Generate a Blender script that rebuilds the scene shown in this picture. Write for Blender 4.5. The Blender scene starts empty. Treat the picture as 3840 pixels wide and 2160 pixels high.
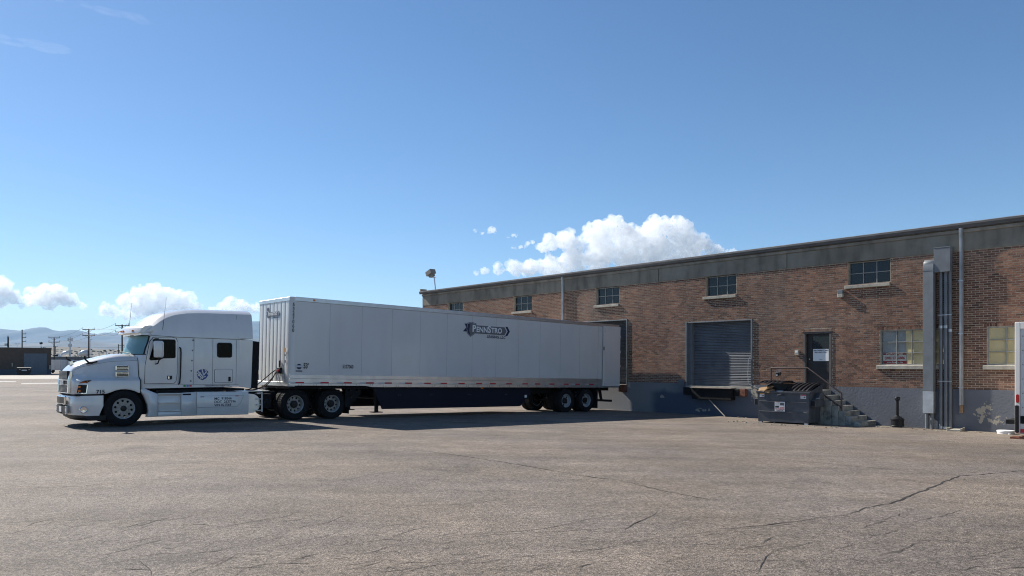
import bpy, bmesh, math, random
from mathutils import Vector, Matrix
from mathutils import noise as MN
random.seed(7)
R = math.radians
SC = bpy.context.scene
COL = SC.collection

# ------------------------------------------------------------------ camera, sky, sun, exposure
EYE = 1.73
cam_data = bpy.data.cameras.new('camera')
cam_data.sensor_width = 36.0
cam_data.lens = 26.25
cam_data.shift_y = 287 / 3840
cam_data.clip_start = 0.1
cam_data.clip_end = 120000
cam = bpy.data.objects.new('camera', cam_data)
cam.location = (0, 0, EYE)
cam.rotation_euler = (R(90), 0, 0)
COL.objects.link(cam)
SC.camera = cam

# wall axes: T runs along the warehouse wall to the right, N points into it
T = Vector((.6661, -.7459, 0)); N = Vector((.7459, .6661, 0))
TRAVEL = (T * 1.0 + N * 0.165 + Vector((0, 0, -.77))).normalized()
SUN = -TRAVEL
world = bpy.data.worlds.new('World')
SC.world = world
world.use_nodes = True
wn = world.node_tree.nodes; wl = world.node_tree.links
bg = wn['Background']
sky = wn.new('ShaderNodeTexSky')
sky.sky_type = 'NISHITA'
sky.sun_disc = False
sky.sun_elevation = math.asin(SUN.z)
sky.sun_rotation = math.atan2(SUN.x, SUN.y)
sky.altitude = 1300
sky.air_density = 1.0
sky.dust_density = 0.3
sky.ozone_density = 3.0
bg.inputs['Strength'].default_value = 0.075
hs = wn.new('ShaderNodeHueSaturation'); hs.inputs['Saturation'].default_value = 1.12
wl.new(sky.outputs[0], hs.inputs['Color']); wl.new(hs.outputs[0], bg.inputs[0])
sun_data = bpy.data.lights.new('sun', 'SUN')
sun_data.energy = 4.9
sun_data.angle = R(0.53)
sun_data.color = (1, .95, .87)
sun = bpy.data.objects.new('sun', sun_data)
sun.rotation_euler = TRAVEL.to_track_quat('-Z', 'Y').to_euler()
COL.objects.link(sun)
SC.view_settings.view_transform = 'Standard'
SC.view_settings.look = 'None'
SC.view_settings.exposure = 0.75
SC.view_settings.gamma = 1.0
SC.cycles.use_denoising = True
SC.cycles.filter_width = 1.05
SC.cycles.max_bounces = 16
SC.cycles.volume_bounces = 14
SC.cycles.transparent_max_bounces = 12

# ------------------------------------------------------------------ materials
MATS = {}
def mat(name, col, rough=.55, metal=0.0, var=.12, scale=3.0, bump=0.0, bscale=60, coat=0.0, spec=.5, streak=0.0, tint=None, tintscale=.6, tintlo=.5, tinthi=.7):
    if name in MATS: return MATS[name]
    m = bpy.data.materials.new(name); m.use_nodes = True
    n = m.node_tree.nodes; l = m.node_tree.links
    b = n['Principled BSDF']
    b.inputs['Roughness'].default_value = rough
    b.inputs['Metallic'].default_value = metal
    b.inputs['Specular IOR Level'].default_value = spec
    if coat: b.inputs['Coat Weight'].default_value = coat; b.inputs['Coat Roughness'].default_value = .08
    g = n.new('ShaderNodeNewGeometry')
    nz = n.new('ShaderNodeTexNoise'); nz.inputs['Scale'].default_value = scale; nz.inputs['Detail'].default_value = 7
    l.new(g.outputs['Position'], nz.inputs['Vector'])
    rp = n.new('ShaderNodeMapRange'); rp.inputs[1].default_value = .3; rp.inputs[2].default_value = .7
    rp.inputs[3].default_value = 1 - var; rp.inputs[4].default_value = 1 + var
    l.new(nz.outputs['Fac'], rp.inputs[0])
    mx = n.new('ShaderNodeMix'); mx.data_type = 'RGBA'; mx.blend_type = 'MULTIPLY'; mx.inputs[0].default_value = 1
    mx.inputs[6].default_value = (*col, 1)
    l.new(rp.outputs[0], mx.inputs[7])
    out = mx.outputs[2]
    if streak:
        mp = n.new('ShaderNodeMapping'); mp.inputs['Scale'].default_value = (2.6, 2.6, .6)
        l.new(g.outputs['Position'], mp.inputs['Vector'])
        n2 = n.new('ShaderNodeTexNoise'); n2.inputs['Scale'].default_value = 1.0; n2.inputs['Detail'].default_value = 5
        l.new(mp.outputs[0], n2.inputs['Vector'])
        r2 = n.new('ShaderNodeMapRange'); r2.inputs[1].default_value = .42; r2.inputs[2].default_value = .68
        r2.inputs[3].default_value = 1; r2.inputs[4].default_value = 1 - streak
        l.new(n2.outputs['Fac'], r2.inputs[0])
        m2 = n.new('ShaderNodeMix'); m2.data_type = 'RGBA'; m2.blend_type = 'MULTIPLY'; m2.inputs[0].default_value = 1
        l.new(out, m2.inputs[6]); l.new(r2.outputs[0], m2.inputs[7]); out = m2.outputs[2]
    if tint:
        n3 = n.new('ShaderNodeTexNoise'); n3.inputs['Scale'].default_value = tintscale; n3.inputs['Detail'].default_value = 8
        n3.inputs['Roughness'].default_value = .65
        l.new(g.outputs['Position'], n3.inputs['Vector'])
        r3 = n.new('ShaderNodeMapRange'); r3.inputs[1].default_value = tintlo; r3.inputs[2].default_value = tinthi
        l.new(n3.outputs['Fac'], r3.inputs[0])
        m3 = n.new('ShaderNodeMix'); m3.data_type = 'RGBA'
        l.new(r3.outputs[0], m3.inputs[0]); l.new(out, m3.inputs[6]); m3.inputs[7].default_value = (*tint, 1); out = m3.outputs[2]
    l.new(out, b.inputs['Base Color'])
    if bump:
        nb = n.new('ShaderNodeTexNoise'); nb.inputs['Scale'].default_value = bscale; nb.inputs['Detail'].default_value = 4
        l.new(g.outputs['Position'], nb.inputs['Vector'])
        bp = n.new('ShaderNodeBump'); bp.inputs['Strength'].default_value = bump; bp.inputs['Distance'].default_value = .02
        l.new(nb.outputs['Fac'], bp.inputs['Height']); l.new(bp.outputs[0], b.inputs['Normal'])
    MATS[name] = m
    return m

def nodes_of(name):
    m = bpy.data.materials.new(name); m.use_nodes = True
    MATS[name] = m
    return m, m.node_tree.nodes, m.node_tree.links, m.node_tree.nodes['Principled BSDF']

def mat_asphalt():
    m, n, l, b = nodes_of('asphalt')
    g = n.new('ShaderNodeNewGeometry')
    def noise(s, d=3, rg=.5, vec=None):
        x = n.new('ShaderNodeTexNoise'); x.inputs['Scale'].default_value = s; x.inputs['Detail'].default_value = d; x.inputs['Roughness'].default_value = rg
        l.new(vec or g.outputs['Position'], x.inputs['Vector']); return x.outputs['Fac']
    def rng(src, a, b_, c, d):
        x = n.new('ShaderNodeMapRange'); x.inputs[1].default_value = a; x.inputs[2].default_value = b_; x.inputs[3].default_value = c; x.inputs[4].default_value = d
        l.new(src, x.inputs[0]); return x.outputs[0]
    def mul(a, b_):
        x = n.new('ShaderNodeMath'); x.operation = 'MULTIPLY'; l.new(a, x.inputs[0]); l.new(b_, x.inputs[1]); return x.outputs[0]
    vo = n.new('ShaderNodeTexVoronoi'); vo.inputs['Scale'].default_value = 62; l.new(g.outputs['Position'], vo.inputs['Vector'])
    sep = n.new('ShaderNodeSeparateColor'); l.new(vo.outputs['Color'], sep.inputs[0])
    stone = rng(sep.outputs[0], 0, 1, .45, 1.55)
    fine = rng(noise(60, 5, .75), .3, .7, .4, 1.6)
    coarse = rng(noise(14, 4, .8), .32, .68, .72, 1.28)
    mid = rng(noise(2.3, 8, .7), .3, .7, .80, 1.20)
    big = rng(noise(.22, 6, .62), .3, .7, .74, 1.22)
    mp = n.new('ShaderNodeMapping'); mp.inputs['Rotation'].default_value = (0, 0, R(24)); mp.inputs['Scale'].default_value = (.12, 1.1, 1)
    l.new(g.outputs['Position'], mp.inputs['Vector'])
    trk = rng(noise(1.0, 5, .6, mp.outputs[0]), .35, .7, 1.1, .80)
    stain = rng(noise(.55, 6, .55), .58, .72, 1.0, .70)
    f = mul(mul(mul(mul(mul(stone, fine), coarse), mul(mid, big)), trk), stain)
    mx = n.new('ShaderNodeMix'); mx.data_type = 'RGBA'; mx.inputs[6].default_value = (.184, .148, .117, 1); mx.inputs[7].default_value = (.168, .139, .117, 1)
    l.new(rng(noise(.35, 4), .4, .6, 0, 1), mx.inputs[0])
    m2 = n.new('ShaderNodeMix'); m2.data_type = 'RGBA'; m2.blend_type = 'MULTIPLY'; m2.inputs[0].default_value = 1
    l.new(mx.outputs[2], m2.inputs[6]); l.new(f, m2.inputs[7])
    # pale grit washed against the foot of the wall
    dq = n.new('ShaderNodeVectorMath'); dq.operation = 'DOT_PRODUCT'; dq.inputs[1].default_value = N; l.new(g.outputs['Position'], dq.inputs[0])
    dt_ = n.new('ShaderNodeVectorMath'); dt_.operation = 'DOT_PRODUCT'; dt_.inputs[1].default_value = T; l.new(g.outputs['Position'], dt_.inputs[0])
    grit = mul(mul(rng(dq.outputs['Value'], 22.5, 26.9, 0, 1), rng(noise(.9, 7, .7), .42, .62, 0, .75)), rng(dt_.outputs['Value'], -45, -25, 0, 1))
    m6 = n.new('ShaderNodeMix'); m6.data_type = 'RGBA'; l.new(grit, m6.inputs[0]); l.new(m2.outputs[2], m6.inputs[6]); m6.inputs[7].default_value = (.27, .225, .175, 1)
    l.new(m6.outputs[2], b.inputs['Base Color'])
    b.inputs['Roughness'].default_value = .85
    b.inputs['Specular IOR Level'].default_value = .35
    bp = n.new('ShaderNodeBump'); bp.inputs['Strength'].default_value = .55; bp.inputs['Distance'].default_value = .012
    ad = n.new('ShaderNodeMath'); ad.operation = 'ADD'; l.new(noise(70, 4, .65), ad.inputs[0]); l.new(vo.outputs['Distance'], ad.inputs[1])
    l.new(ad.outputs[0], bp.inputs['Height']); l.new(bp.outputs[0], b.inputs['Normal'])
    return m

def mat_brick():
    m, n, l, b = nodes_of('brick')
    g = n.new('ShaderNodeNewGeometry'); oi = n.new('ShaderNodeObjectInfo')
    ad = n.new('ShaderNodeMath'); ad.operation = 'ADD'
    l.new(g.outputs['Random Per Island'], ad.inputs[0]); l.new(oi.outputs['Random'], ad.inputs[1])
    fr = n.new('ShaderNodeMath'); fr.operation = 'FRACT'; l.new(ad.outputs[0], fr.inputs[0])
    cr = n.new('ShaderNodeValToRGB')
    e = cr.color_ramp.elements
    e[0].position = 0; e[0].color = (.088, .043, .026, 1); e[1].position = 1; e[1].color = (.245, .124, .074, 1)
    for p, c in ((.25, (.148, .067, .041)), (.55, (.182, .085, .051)), (.8, (.212, .110, .068))):
        x = e.new(p); x.color = (*c, 1)
    l.new(fr.outputs[0], cr.inputs[0])
    nz = n.new('ShaderNodeTexNoise'); nz.inputs['Scale'].default_value = 26; nz.inputs['Detail'].default_value = 6; l.new(g.outputs['Position'], nz.inputs['Vector'])
    rp = n.new('ShaderNodeMapRange'); rp.inputs[1].default_value = .3; rp.inputs[2].default_value = .7; rp.inputs[3].default_value = .68; rp.inputs[4].default_value = 1.3; l.new(nz.outputs['Fac'], rp.inputs[0])
    mx = n.new('ShaderNodeMix'); mx.data_type = 'RGBA'; mx.blend_type = 'MULTIPLY'; mx.inputs[0].default_value = 1
    l.new(cr.outputs[0], mx.inputs[6]); l.new(rp.outputs[0], mx.inputs[7])
    # lime bloom in large uneven patches
    n2 = n.new('ShaderNodeTexNoise'); n2.inputs['Scale'].default_value = .42; n2.inputs['Detail'].default_value = 7; n2.inputs['Roughness'].default_value = .62; l.new(g.outputs['Position'], n2.inputs['Vector'])
    r2 = n.new('ShaderNodeMapRange'); r2.inputs[1].default_value = .50; r2.inputs[2].default_value = .74; r2.inputs[3].default_value = 0; r2.inputs[4].default_value = .32; l.new(n2.outputs['Fac'], r2.inputs[0])
    m2 = n.new('ShaderNodeMix'); m2.data_type = 'RGBA'; m2.inputs[7].default_value = (.25, .205, .165, 1)
    l.new(r2.outputs[0], m2.inputs[0]); l.new(mx.outputs[2], m2.inputs[6])
    mp = n.new('ShaderNodeMapping'); mp.inputs['Scale'].default_value = (.8, .8, .28); l.new(g.outputs['Position'], mp.inputs['Vector'])
    n4 = n.new('ShaderNodeTexNoise'); n4.inputs['Scale'].default_value = 1.0; n4.inputs['Detail'].default_value = 6; l.new(mp.outputs[0], n4.inputs['Vector'])
    r4 = n.new('ShaderNodeMapRange'); r4.inputs[1].default_value = .38; r4.inputs[2].default_value = .66; r4.inputs[3].default_value = 1.15; r4.inputs[4].default_value = .72; l.new(n4.outputs['Fac'], r4.inputs[0])
    m5 = n.new('ShaderNodeMix'); m5.data_type = 'RGBA'; m5.blend_type = 'MULTIPLY'; m5.inputs[0].default_value = 1; l.new(m2.outputs[2], m5.inputs[6]); l.new(r4.outputs[0], m5.inputs[7])
    l.new(m5.outputs[2], b.inputs['Base Color'])
    b.inputs['Roughness'].default_value = .9
    bp = n.new('ShaderNodeBump'); bp.inputs['Strength'].default_value = .35; bp.inputs['Distance'].default_value = .004
    l.new(nz.outputs['Fac'], bp.inputs['Height']); l.new(bp.outputs[0], b.inputs['Normal'])
    return m

def mat_glass(name, tint=(.8, .92, .92), opac=.25, body=(.02, .03, .035), ior=1.5):
    m, n, l, b = nodes_of(name)
    b.inputs['Base Color'].default_value = (*body, 1); b.inputs['Roughness'].default_value = .03
    b.inputs['IOR'].default_value = ior
    if ior < 1.4: b.inputs['Specular IOR Level'].default_value = .15
    tr = n.new('ShaderNodeBsdfTransparent'); tr.inputs[0].default_value = (*tint, 1)
    ms = n.new('ShaderNodeMixShader'); ms.inputs[0].default_value = opac
    l.new(tr.outputs[0], ms.inputs[1]); l.new(b.outputs[0], ms.inputs[2])
    l.new(ms.outputs[0], n['Material Output'].inputs['Surface'])
    return m

ASPHALT = mat_asphalt(); BRICK = mat_brick()
M_MORTAR = mat('mortar', (.47, .395, .30), .95, var=.2, scale=6, bump=.4, bscale=120)
M_BEAM = mat('weathered_concrete', (.225, .205, .165), .9, var=.18, scale=1.2, bump=.25, bscale=40, streak=.42, tint=(.27, .26, .215), tintscale=.9, tintlo=.48, tinthi=.72)
M_CORNICE = mat('cornice_concrete', (.27, .255, .22), .9, var=.2, scale=2, bump=.2, streak=.4)
M_SILL = mat('sill_concrete', (.36, .335, .28), .9, var=.2, scale=5, bump=.3, bscale=50)
def mat_foundation():
    m = mat('blue_grey_masonry_paint', (.118, .127, .147), .7, var=.12, scale=1.5, bump=.35, bscale=14, tint=(.098, .108, .13), tintscale=.8, tintlo=.5, tinthi=.75)
    n = m.node_tree.nodes; l = m.node_tree.links; b = n['Principled BSDF']
    src = b.inputs['Base Color'].links[0].from_socket
    g = n.new('ShaderNodeNewGeometry')
    dt = n.new('ShaderNodeVectorMath'); dt.operation = 'DOT_PRODUCT'; dt.inputs[1].default_value = T; l.new(g.outputs['Position'], dt.inputs[0])
    sp = n.new('ShaderNodeSeparateXYZ'); l.new(g.outputs['Position'], sp.inputs[0])
    nz = n.new('ShaderNodeTexNoise'); nz.inputs['Scale'].default_value = 1.4; l.new(g.outputs['Position'], nz.inputs['Vector'])
    def ss(x, a, c):
        r = n.new('ShaderNodeMapRange'); r.interpolation_type = 'SMOOTHSTEP'; r.inputs[1].default_value = a; r.inputs[2].default_value = c; l.new(x, r.inputs[0]); return r.outputs[0]
    def mth(op, x, y):
        q = n.new('ShaderNodeMath'); q.operation = op; l.new(x, q.inputs[0])
        if isinstance(y, float): q.inputs[1].default_value = y
        else: l.new(y, q.inputs[1])
        return q.outputs[0]
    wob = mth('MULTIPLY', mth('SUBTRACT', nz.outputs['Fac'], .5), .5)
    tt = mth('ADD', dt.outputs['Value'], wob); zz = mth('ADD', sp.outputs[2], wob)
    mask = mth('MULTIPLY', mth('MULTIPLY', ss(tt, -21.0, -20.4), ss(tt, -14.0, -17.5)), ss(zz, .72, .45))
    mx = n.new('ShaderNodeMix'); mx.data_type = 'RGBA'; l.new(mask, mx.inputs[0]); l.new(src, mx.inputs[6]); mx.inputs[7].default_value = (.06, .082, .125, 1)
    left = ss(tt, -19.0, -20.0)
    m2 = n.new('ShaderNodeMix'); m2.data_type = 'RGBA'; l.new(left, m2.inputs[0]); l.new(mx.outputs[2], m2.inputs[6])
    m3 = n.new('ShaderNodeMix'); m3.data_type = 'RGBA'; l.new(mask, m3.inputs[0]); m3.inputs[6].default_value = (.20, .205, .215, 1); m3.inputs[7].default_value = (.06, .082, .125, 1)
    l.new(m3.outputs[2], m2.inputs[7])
    # flaked paint: ragged islands of bare concrete
    nf = n.new('ShaderNodeTexNoise'); nf.inputs['Scale'].default_value = 5.5; nf.inputs['Detail'].default_value = 9; nf.inputs['Roughness'].default_value = .62; l.new(g.outputs['Position'], nf.inputs['Vector'])
    flake = None
    for (ct, cz, rt_, rz_) in ((-7.68, .18, .36, .42), (-7.35, -.02, .42, .22), (-15.72, .58, .22, .42), (-20.2, .3, .15, .1), (-18.2, -.2, .5, .12)):
        dx = mth('MULTIPLY', mth('ADD', dt.outputs['Value'], -ct), 1 / rt_); dz = mth('MULTIPLY', mth('ADD', sp.outputs[2], -cz), 1 / rz_)
        d2 = mth('ADD', mth('MULTIPLY', dx, dx), mth('MULTIPLY', dz, dz))
        e = ss(mth('ADD', mth('MULTIPLY', d2, -.22), nf.outputs['Fac']), .43, .45)
        flake = e if flake is None else mth('MAXIMUM', flake, e)
    m4 = n.new('ShaderNodeMix'); m4.data_type = 'RGBA'; l.new(flake, m4.inputs[0]); l.new(m2.outputs[2], m4.inputs[6]); m4.inputs[7].default_value = (.34, .31, .25, 1)
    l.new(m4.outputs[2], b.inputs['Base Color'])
    return m
M_FOUND = mat_foundation()
M_PEEL = mat('bare_concrete_patch', (.42, .385, .31), .9, var=.25, scale=9, bump=.4)
M_STAIR = mat('stair_concrete', (.30, .29, .25), .92, var=.25, scale=5, bump=.5, bscale=30, tint=(.14, .14, .13), tintscale=2.2, tintlo=.5, tinthi=.62)
M_STEELBLUE = mat('grey_blue_steel_paint', (.15, .165, .18), .5, var=.14, scale=4, bump=.1, streak=.15)
M_SLAT = mat('grey_blue_roller_slat', (.11, .117, .13), .55, var=.16, scale=2.2, tint=(.08, .09, .11), tintscale=1.6, tintlo=.6, tinthi=.75)
M_GUTTER = mat('dark_gutter_paint', (.085, .085, .085), .5, var=.2, scale=2)
M_GALV = mat('galvanised_steel', (.52, .54, .56), .42, .75, var=.14, scale=4, streak=.2)
M_ROOF = mat('roof_gravel', (.5, .48, .45), .9, var=.3, scale=4)
M_WINFRAME = mat('window_steel', (.27, .27, .25), .6, var=.15, scale=6)
M_DARKPANE = mat_glass('dark_window_glass', (.5, .55, .6), .75, (.018, .022, .028))
M_GLASS = mat_glass('clear_window_glass', (.95, .95, .93), .09)
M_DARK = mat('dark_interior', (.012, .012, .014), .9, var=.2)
M_BLIND = mat('pale_blue_blind', (.50, .53, .57), .8, var=.1, scale=2)
M_BEIGE = mat('yellowed_paper', (.88, .75, .46), .9, var=.12, scale=1.5, bump=.2, bscale=3)
M_BROWNDOOR = mat('dark_brown_door_paint', (.022, .018, .018), .5, var=.3, scale=4)
M_BROWNFRAME = mat('brown_door_frame', (.10, .083, .075), .6, var=.15, scale=3)
M_WHITE = mat('white_sign', (.78, .78, .78), .5, var=.03)
M_BLACKINK = mat('black_print', (.012, .012, .015), .5, var=.05)
M_REDINK = mat('red_print', (.42, .02, .03), .5, var=.05)
M_NAVY = mat('navy_print', (.012, .02, .06), .4, var=.05)
M_ORANGE = mat('orange_print', (.75, .33, .03), .5, var=.05)
M_GREYINK = mat('grey_print', (.13, .13, .135), .4, var=.05)
M_SILVERINK = mat('light_grey_print', (.55, .57, .60), .4, var=.03)
M_TRUCK = mat('white_truck_paint', (.70, .675, .64), .25, var=.04, scale=1.6, streak=.06, coat=.9, tint=(.60, .585, .56), tintscale=.9, tintlo=.56, tinthi=.85)
M_TRAILER = mat('white_trailer_sheet', (.66, .64, .615), .26, var=.03, scale=.8, streak=.03, coat=.25, bump=.05, bscale=1.1, tint=(.62, .61, .59), tintscale=.5, tintlo=.58, tinthi=.9)
M_ALU = mat('mill_aluminium', (.60, .60, .59), .34, .85, var=.1, scale=3)
M_CHROME = mat('chrome', (.7, .72, .74), .12, 1.0, var=.03)
M_RUBBER = mat('tyre_rubber', (.012, .012, .013), .85, spec=.25, var=.25, scale=12, bump=.2)
M_PLASTIC = mat('black_plastic', (.011, .011, .013), .5, spec=.3, var=.2)
M_CHASSIS = mat('black_chassis_paint', (.009, .009, .010), .7, spec=.25, var=.3, scale=4)
M_SKIRT = mat('navy_side_skirt', (.006, .009, .022), .5, spec=.2, var=.15, scale=1)
M_RIM = mat('dull_aluminium_rim', (.26, .25, .235), .45, .6, var=.2, scale=9)
M_RIMWHITE = mat('white_steel_rim', (.34, .35, .37), .45, var=.15, scale=9)
M_HUB = mat('greasy_hub', (.02, .02, .02), .5, .4, var=.3, scale=20)
M_AMBER = mat('amber_lens', (.65, .17, .02), .2, var=.05)
M_REDLENS = mat('red_lens', (.35, .012, .012), .2, var=.05)
M_TAPERED = mat('red_reflective_tape', (.50, .012, .025), .35, var=.1, scale=20)
M_TAPEWHITE = mat('white_reflective_tape', (.55, .55, .56), .35, var=.1, scale=20)
M_WINDSHIELD = mat_glass('windshield_glass', (.62, .90, .92), .55, (.26, .50, .53))  # laminated tint, with bright sky through the cab painted into the teal body colour
M_CABGLASS = mat_glass('cab_window_glass', (.30, .33, .35), .85, (.004, .005, .006), 1.3)
M_DUMP = mat('grey_blue_bin_steel', (.075, .083, .097), .5, var=.2, scale=3, streak=.35, tint=(.13, .135, .14), tintscale=2.2, tintlo=.56, tinthi=.8)
M_CARD = mat('cardboard', (.30, .19, .10), .85, var=.15, scale=5)
M_BAG = mat('clear_plastic_bag', (.35, .36, .38), .25, var=.3, scale=12)
M_RAILRUST = mat('rusty_brown_rail', (.07, .045, .04), .5, var=.3, scale=12)
M_WOOD = mat('weathered_wood', (.30, .19, .11), .9, var=.25, scale=7)
M_FARBRICK = mat('far_brown_brick', (.085, .064, .05), .9, var=.12, scale=2)
M_POLE = mat('utility_pole_wood', (.06, .05, .045), .9, var=.25, scale=3)
M_CONC = mat('pale_concrete', (.43, .39, .33), .9, var=.12, scale=.3, bump=.1)
M_OVER = mat('overpass_concrete', (.16, .16, .16), .9, var=.2, scale=.1, streak=.3)

# ------------------------------------------------------------------ mesh builder
class MB:
    def __init__(s): s.v = []; s.f = []
    def add(s, vs, fs):
        o = len(s.v); s.v += [tuple(p) for p in vs]; s.f += [tuple(i + o for i in f) for f in fs]; return s
    def box(s, x0, x1, y0, y1, z0, z1):
        return s.add([(x0, y0, z0), (x1, y0, z0), (x1, y1, z0), (x0, y1, z0), (x0, y0, z1), (x1, y0, z1), (x1, y1, z1), (x0, y1, z1)],
                     [(3, 2, 1, 0), (4, 5, 6, 7), (0, 1, 5, 4), (1, 2, 6, 5), (2, 3, 7, 6), (3, 0, 4, 7)])
    def obox(s, c, ax, ay, az):           # box from centre and three half axes
        c, ax, ay, az = Vector(c), Vector(ax), Vector(ay), Vector(az)
        vs = [c + i * ax + j * ay + k * az for k in (-1, 1) for i, j in ((-1, -1), (1, -1), (1, 1), (-1, 1))]
        return s.add(vs, [(3, 2, 1, 0), (4, 5, 6, 7), (0, 1, 5, 4), (1, 2, 6, 5), (2, 3, 7, 6), (3, 0, 4, 7)])
    def prism(s, poly, y0, y1):           # poly of (x, z) extruded along y
        n = len(poly)
        vs = [(x, y0, z) for x, z in poly] + [(x, y1, z) for x, z in poly]
        return s.add(vs, [tuple(range(n)), tuple(range(2 * n - 1, n - 1, -1))] + [(i, i + n, (i + 1) % n + n, (i + 1) % n) for i in range(n)])
    def prismx(s, poly, x0, x1):          # poly of (y, z) extruded along x
        n = len(poly)
        vs = [(x0, y, z) for y, z in poly] + [(x1, y, z) for y, z in poly]
        return s.add(vs, [tuple(range(n)), tuple(range(2 * n - 1, n - 1, -1))] + [(i, i + n, (i + 1) % n + n, (i + 1) % n) for i in range(n)])
    def prismz(s, poly, z0, z1):
        n = len(poly)
        vs = [(x, y, z0) for x, y in poly] + [(x, y, z1) for x, y in poly]
        return s.add(vs, [tuple(range(n - 1, -1, -1)), tuple(range(n, 2 * n))] + [(i, (i + 1) % n, (i + 1) % n + n, i + n) for i in range(n)])
    def loft(s, rings, closed=True, caps=True, flip=False):
        n = len(rings[0]); vs = [p for r in rings for p in r]; fs = []
        for a in range(len(rings) - 1):
            for i in range(n if closed else n - 1):
                q = (a * n + i, a * n + (i + 1) % n, (a + 1) * n + (i + 1) % n, (a + 1) * n + i)
                fs.append(q[::-1] if flip else q)
        if caps and closed:
            fs.append(tuple(range(n - 1, -1, -1))); fs.append(tuple(range((len(rings) - 1) * n, len(rings) * n)))
        return s.add(vs, fs)
    def cyl(s, p0, p1, r0, r1=None, n=12, caps=True):
        r1 = r0 if r1 is None else r1
        p0, p1 = Vector(p0), Vector(p1); d = (p1 - p0).normalized()
        a = d.orthogonal().normalized(); b = d.cross(a)
        rg = [[p + (a * math.cos(2 * math.pi * i / n) + b * math.sin(2 * math.pi * i / n)) * r for i in range(n)] for p, r in ((p0, r0), (p1, r1))]
        return s.loft(rg, True, caps)
    def tube(s, pts, r, n=8):
        pts = [Vector(p) for p in pts]; rings = []
        up = None
        for i, p in enumerate(pts):
            d = (pts[min(i + 1, len(pts) - 1)] - pts[max(i - 1, 0)]).normalized()
            if up is None: up = d.orthogonal().normalized()
            a = (up - d * up.dot(d)).normalized(); up = a; b = d.cross(a)
            rings.append([p + (a * math.cos(2 * math.pi * k / n) + b * math.sin(2 * math.pi * k / n)) * r for k in range(n)])
        return s.loft(rings)
    def lathe(s, prof, n=32, c=(0, 0, 0), axis='y'):   # prof of (r, h)
        rings = []
        for r, h in prof:
            ring = []
            for i in range(n):
                t = 2 * math.pi * i / n
                a, b = r * math.cos(t), r * math.sin(t)
                ring.append((c[0] + a, c[1] + h, c[2] + b) if axis == 'y' else (c[0] + a, c[1] + b, c[2] + h) if axis == 'z' else (c[0] + h, c[1] + a, c[2] + b))
            rings.append(ring)
        return s.loft(rings, True, False)
    def mesh(s, name, bevel=0.0, seg=1, sharp=32, smooth=True, fix=True):
        me = bpy.data.meshes.new(name)
        me.from_pydata(s.v, [], s.f)
        if bevel or fix:
            bm = bmesh.new(); bm.from_mesh(me)
            if fix: bmesh.ops.recalc_face_normals(bm, faces=bm.faces)
            if bevel:
                es = [e for e in bm.edges if len(e.link_faces) == 2 and e.calc_face_angle(0) > R(25)]
                bmesh.ops.bevel(bm, geom=es, offset=bevel, segments=seg, affect='EDGES', profile=.5)
            bm.to_mesh(me); bm.free()
        if smooth:
            me.shade_smooth()
            me.set_sharp_from_angle(angle=R(sharp))
        return me
    def obj(s, name, m, parent=None, loc=None, **k):
        return link(name, s.mesh(name, **k), m, parent, loc)

def link(name, me, m=None, parent=None, loc=None, rot=None):
    o = bpy.data.objects.new(name, me)
    if m is not None and not me.materials: me.materials.append(m)
    COL.objects.link(o)
    if parent: o.parent = parent
    if loc is not None: o.location = loc
    if rot is not None: o.rotation_euler = rot
    return o
def tag(o, label=None, cat=None, group=None, kind=None):
    if label: o['label'] = label
    if cat: o['category'] = cat
    if group: o['group'] = group
    if kind: o['kind'] = kind
    return o
def empty(name, loc, rot=(0, 0, 0), label=None, cat=None, group=None):
    o = bpy.data.objects.new(name, None); o.empty_display_size = .2
    o.location = loc; o.rotation_euler = rot
    COL.objects.link(o)
    return tag(o, label, cat, group)
def copy_tree(o, parent=None, loc=None):
    c = o.copy(); COL.objects.link(c); c.parent = parent
    if loc is not None: c.location = loc
    for ch in list(o.children): copy_tree(ch, c)
    return c
def curve_mesh(cu, name):
    o = bpy.data.objects.new('tmp', cu)
    me = bpy.data.meshes.new_from_object(o)
    me.name = name
    bpy.data.objects.remove(o)
    return me
def text(name, body, size, m, parent, loc, rot=(R(90), 0, 0), bold=0.0, shear=0.0, align='LEFT', sx=1.0, ext=.0015, space=1.0):
    cu = bpy.data.curves.new(name, 'FONT')
    cu.body = body; cu.size = size; cu.offset = bold * size; cu.shear = shear; cu.align_x = align; cu.align_y = 'BOTTOM_BASELINE'
    cu.extrude = ext; cu.resolution_u = 3; cu.space_character = space
    me = curve_mesh(cu, name)
    o = link(name, me, m, parent, loc, rot); o.scale = (sx, 1, 1)
    return o
def plate(name, outer, holes, thick, m, parent=None, loc=None, rot=None):
    # flat sheet with holes in its local XY plane, thick along local Z
    cu = bpy.data.curves.new(name, 'CURVE'); cu.dimensions = '2D'; cu.fill_mode = 'BOTH'; cu.extrude = thick / 2
    for poly in [outer] + holes:
        sp = cu.splines.new('POLY'); sp.points.add(len(poly) - 1); sp.use_cyclic_u = True
        for p, q in zip(sp.points, poly): p.co = (q[0], q[1], 0, 1)
    return link(name, curve_mesh(cu, name), m, parent, loc, rot)
def circ(cx, cy, r, n=20): return [(cx + r * math.cos(2 * math.pi * i / n), cy + r * math.sin(2 * math.pi * i / n)) for i in range(n)]
def rrect(x0, x1, y0, y1, r, n=4):
    pts = []
    for cx, cy, a0 in ((x1 - r, y1 - r, 0), (x0 + r, y1 - r, 90), (x0 + r, y0 + r, 180), (x1 - r, y0 + r, 270)):
        for i in range(n + 1):
            a = R(a0 + 90 * i / n); pts.append((cx + r * math.cos(a), cy + r * math.sin(a)))
    return pts
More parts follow.
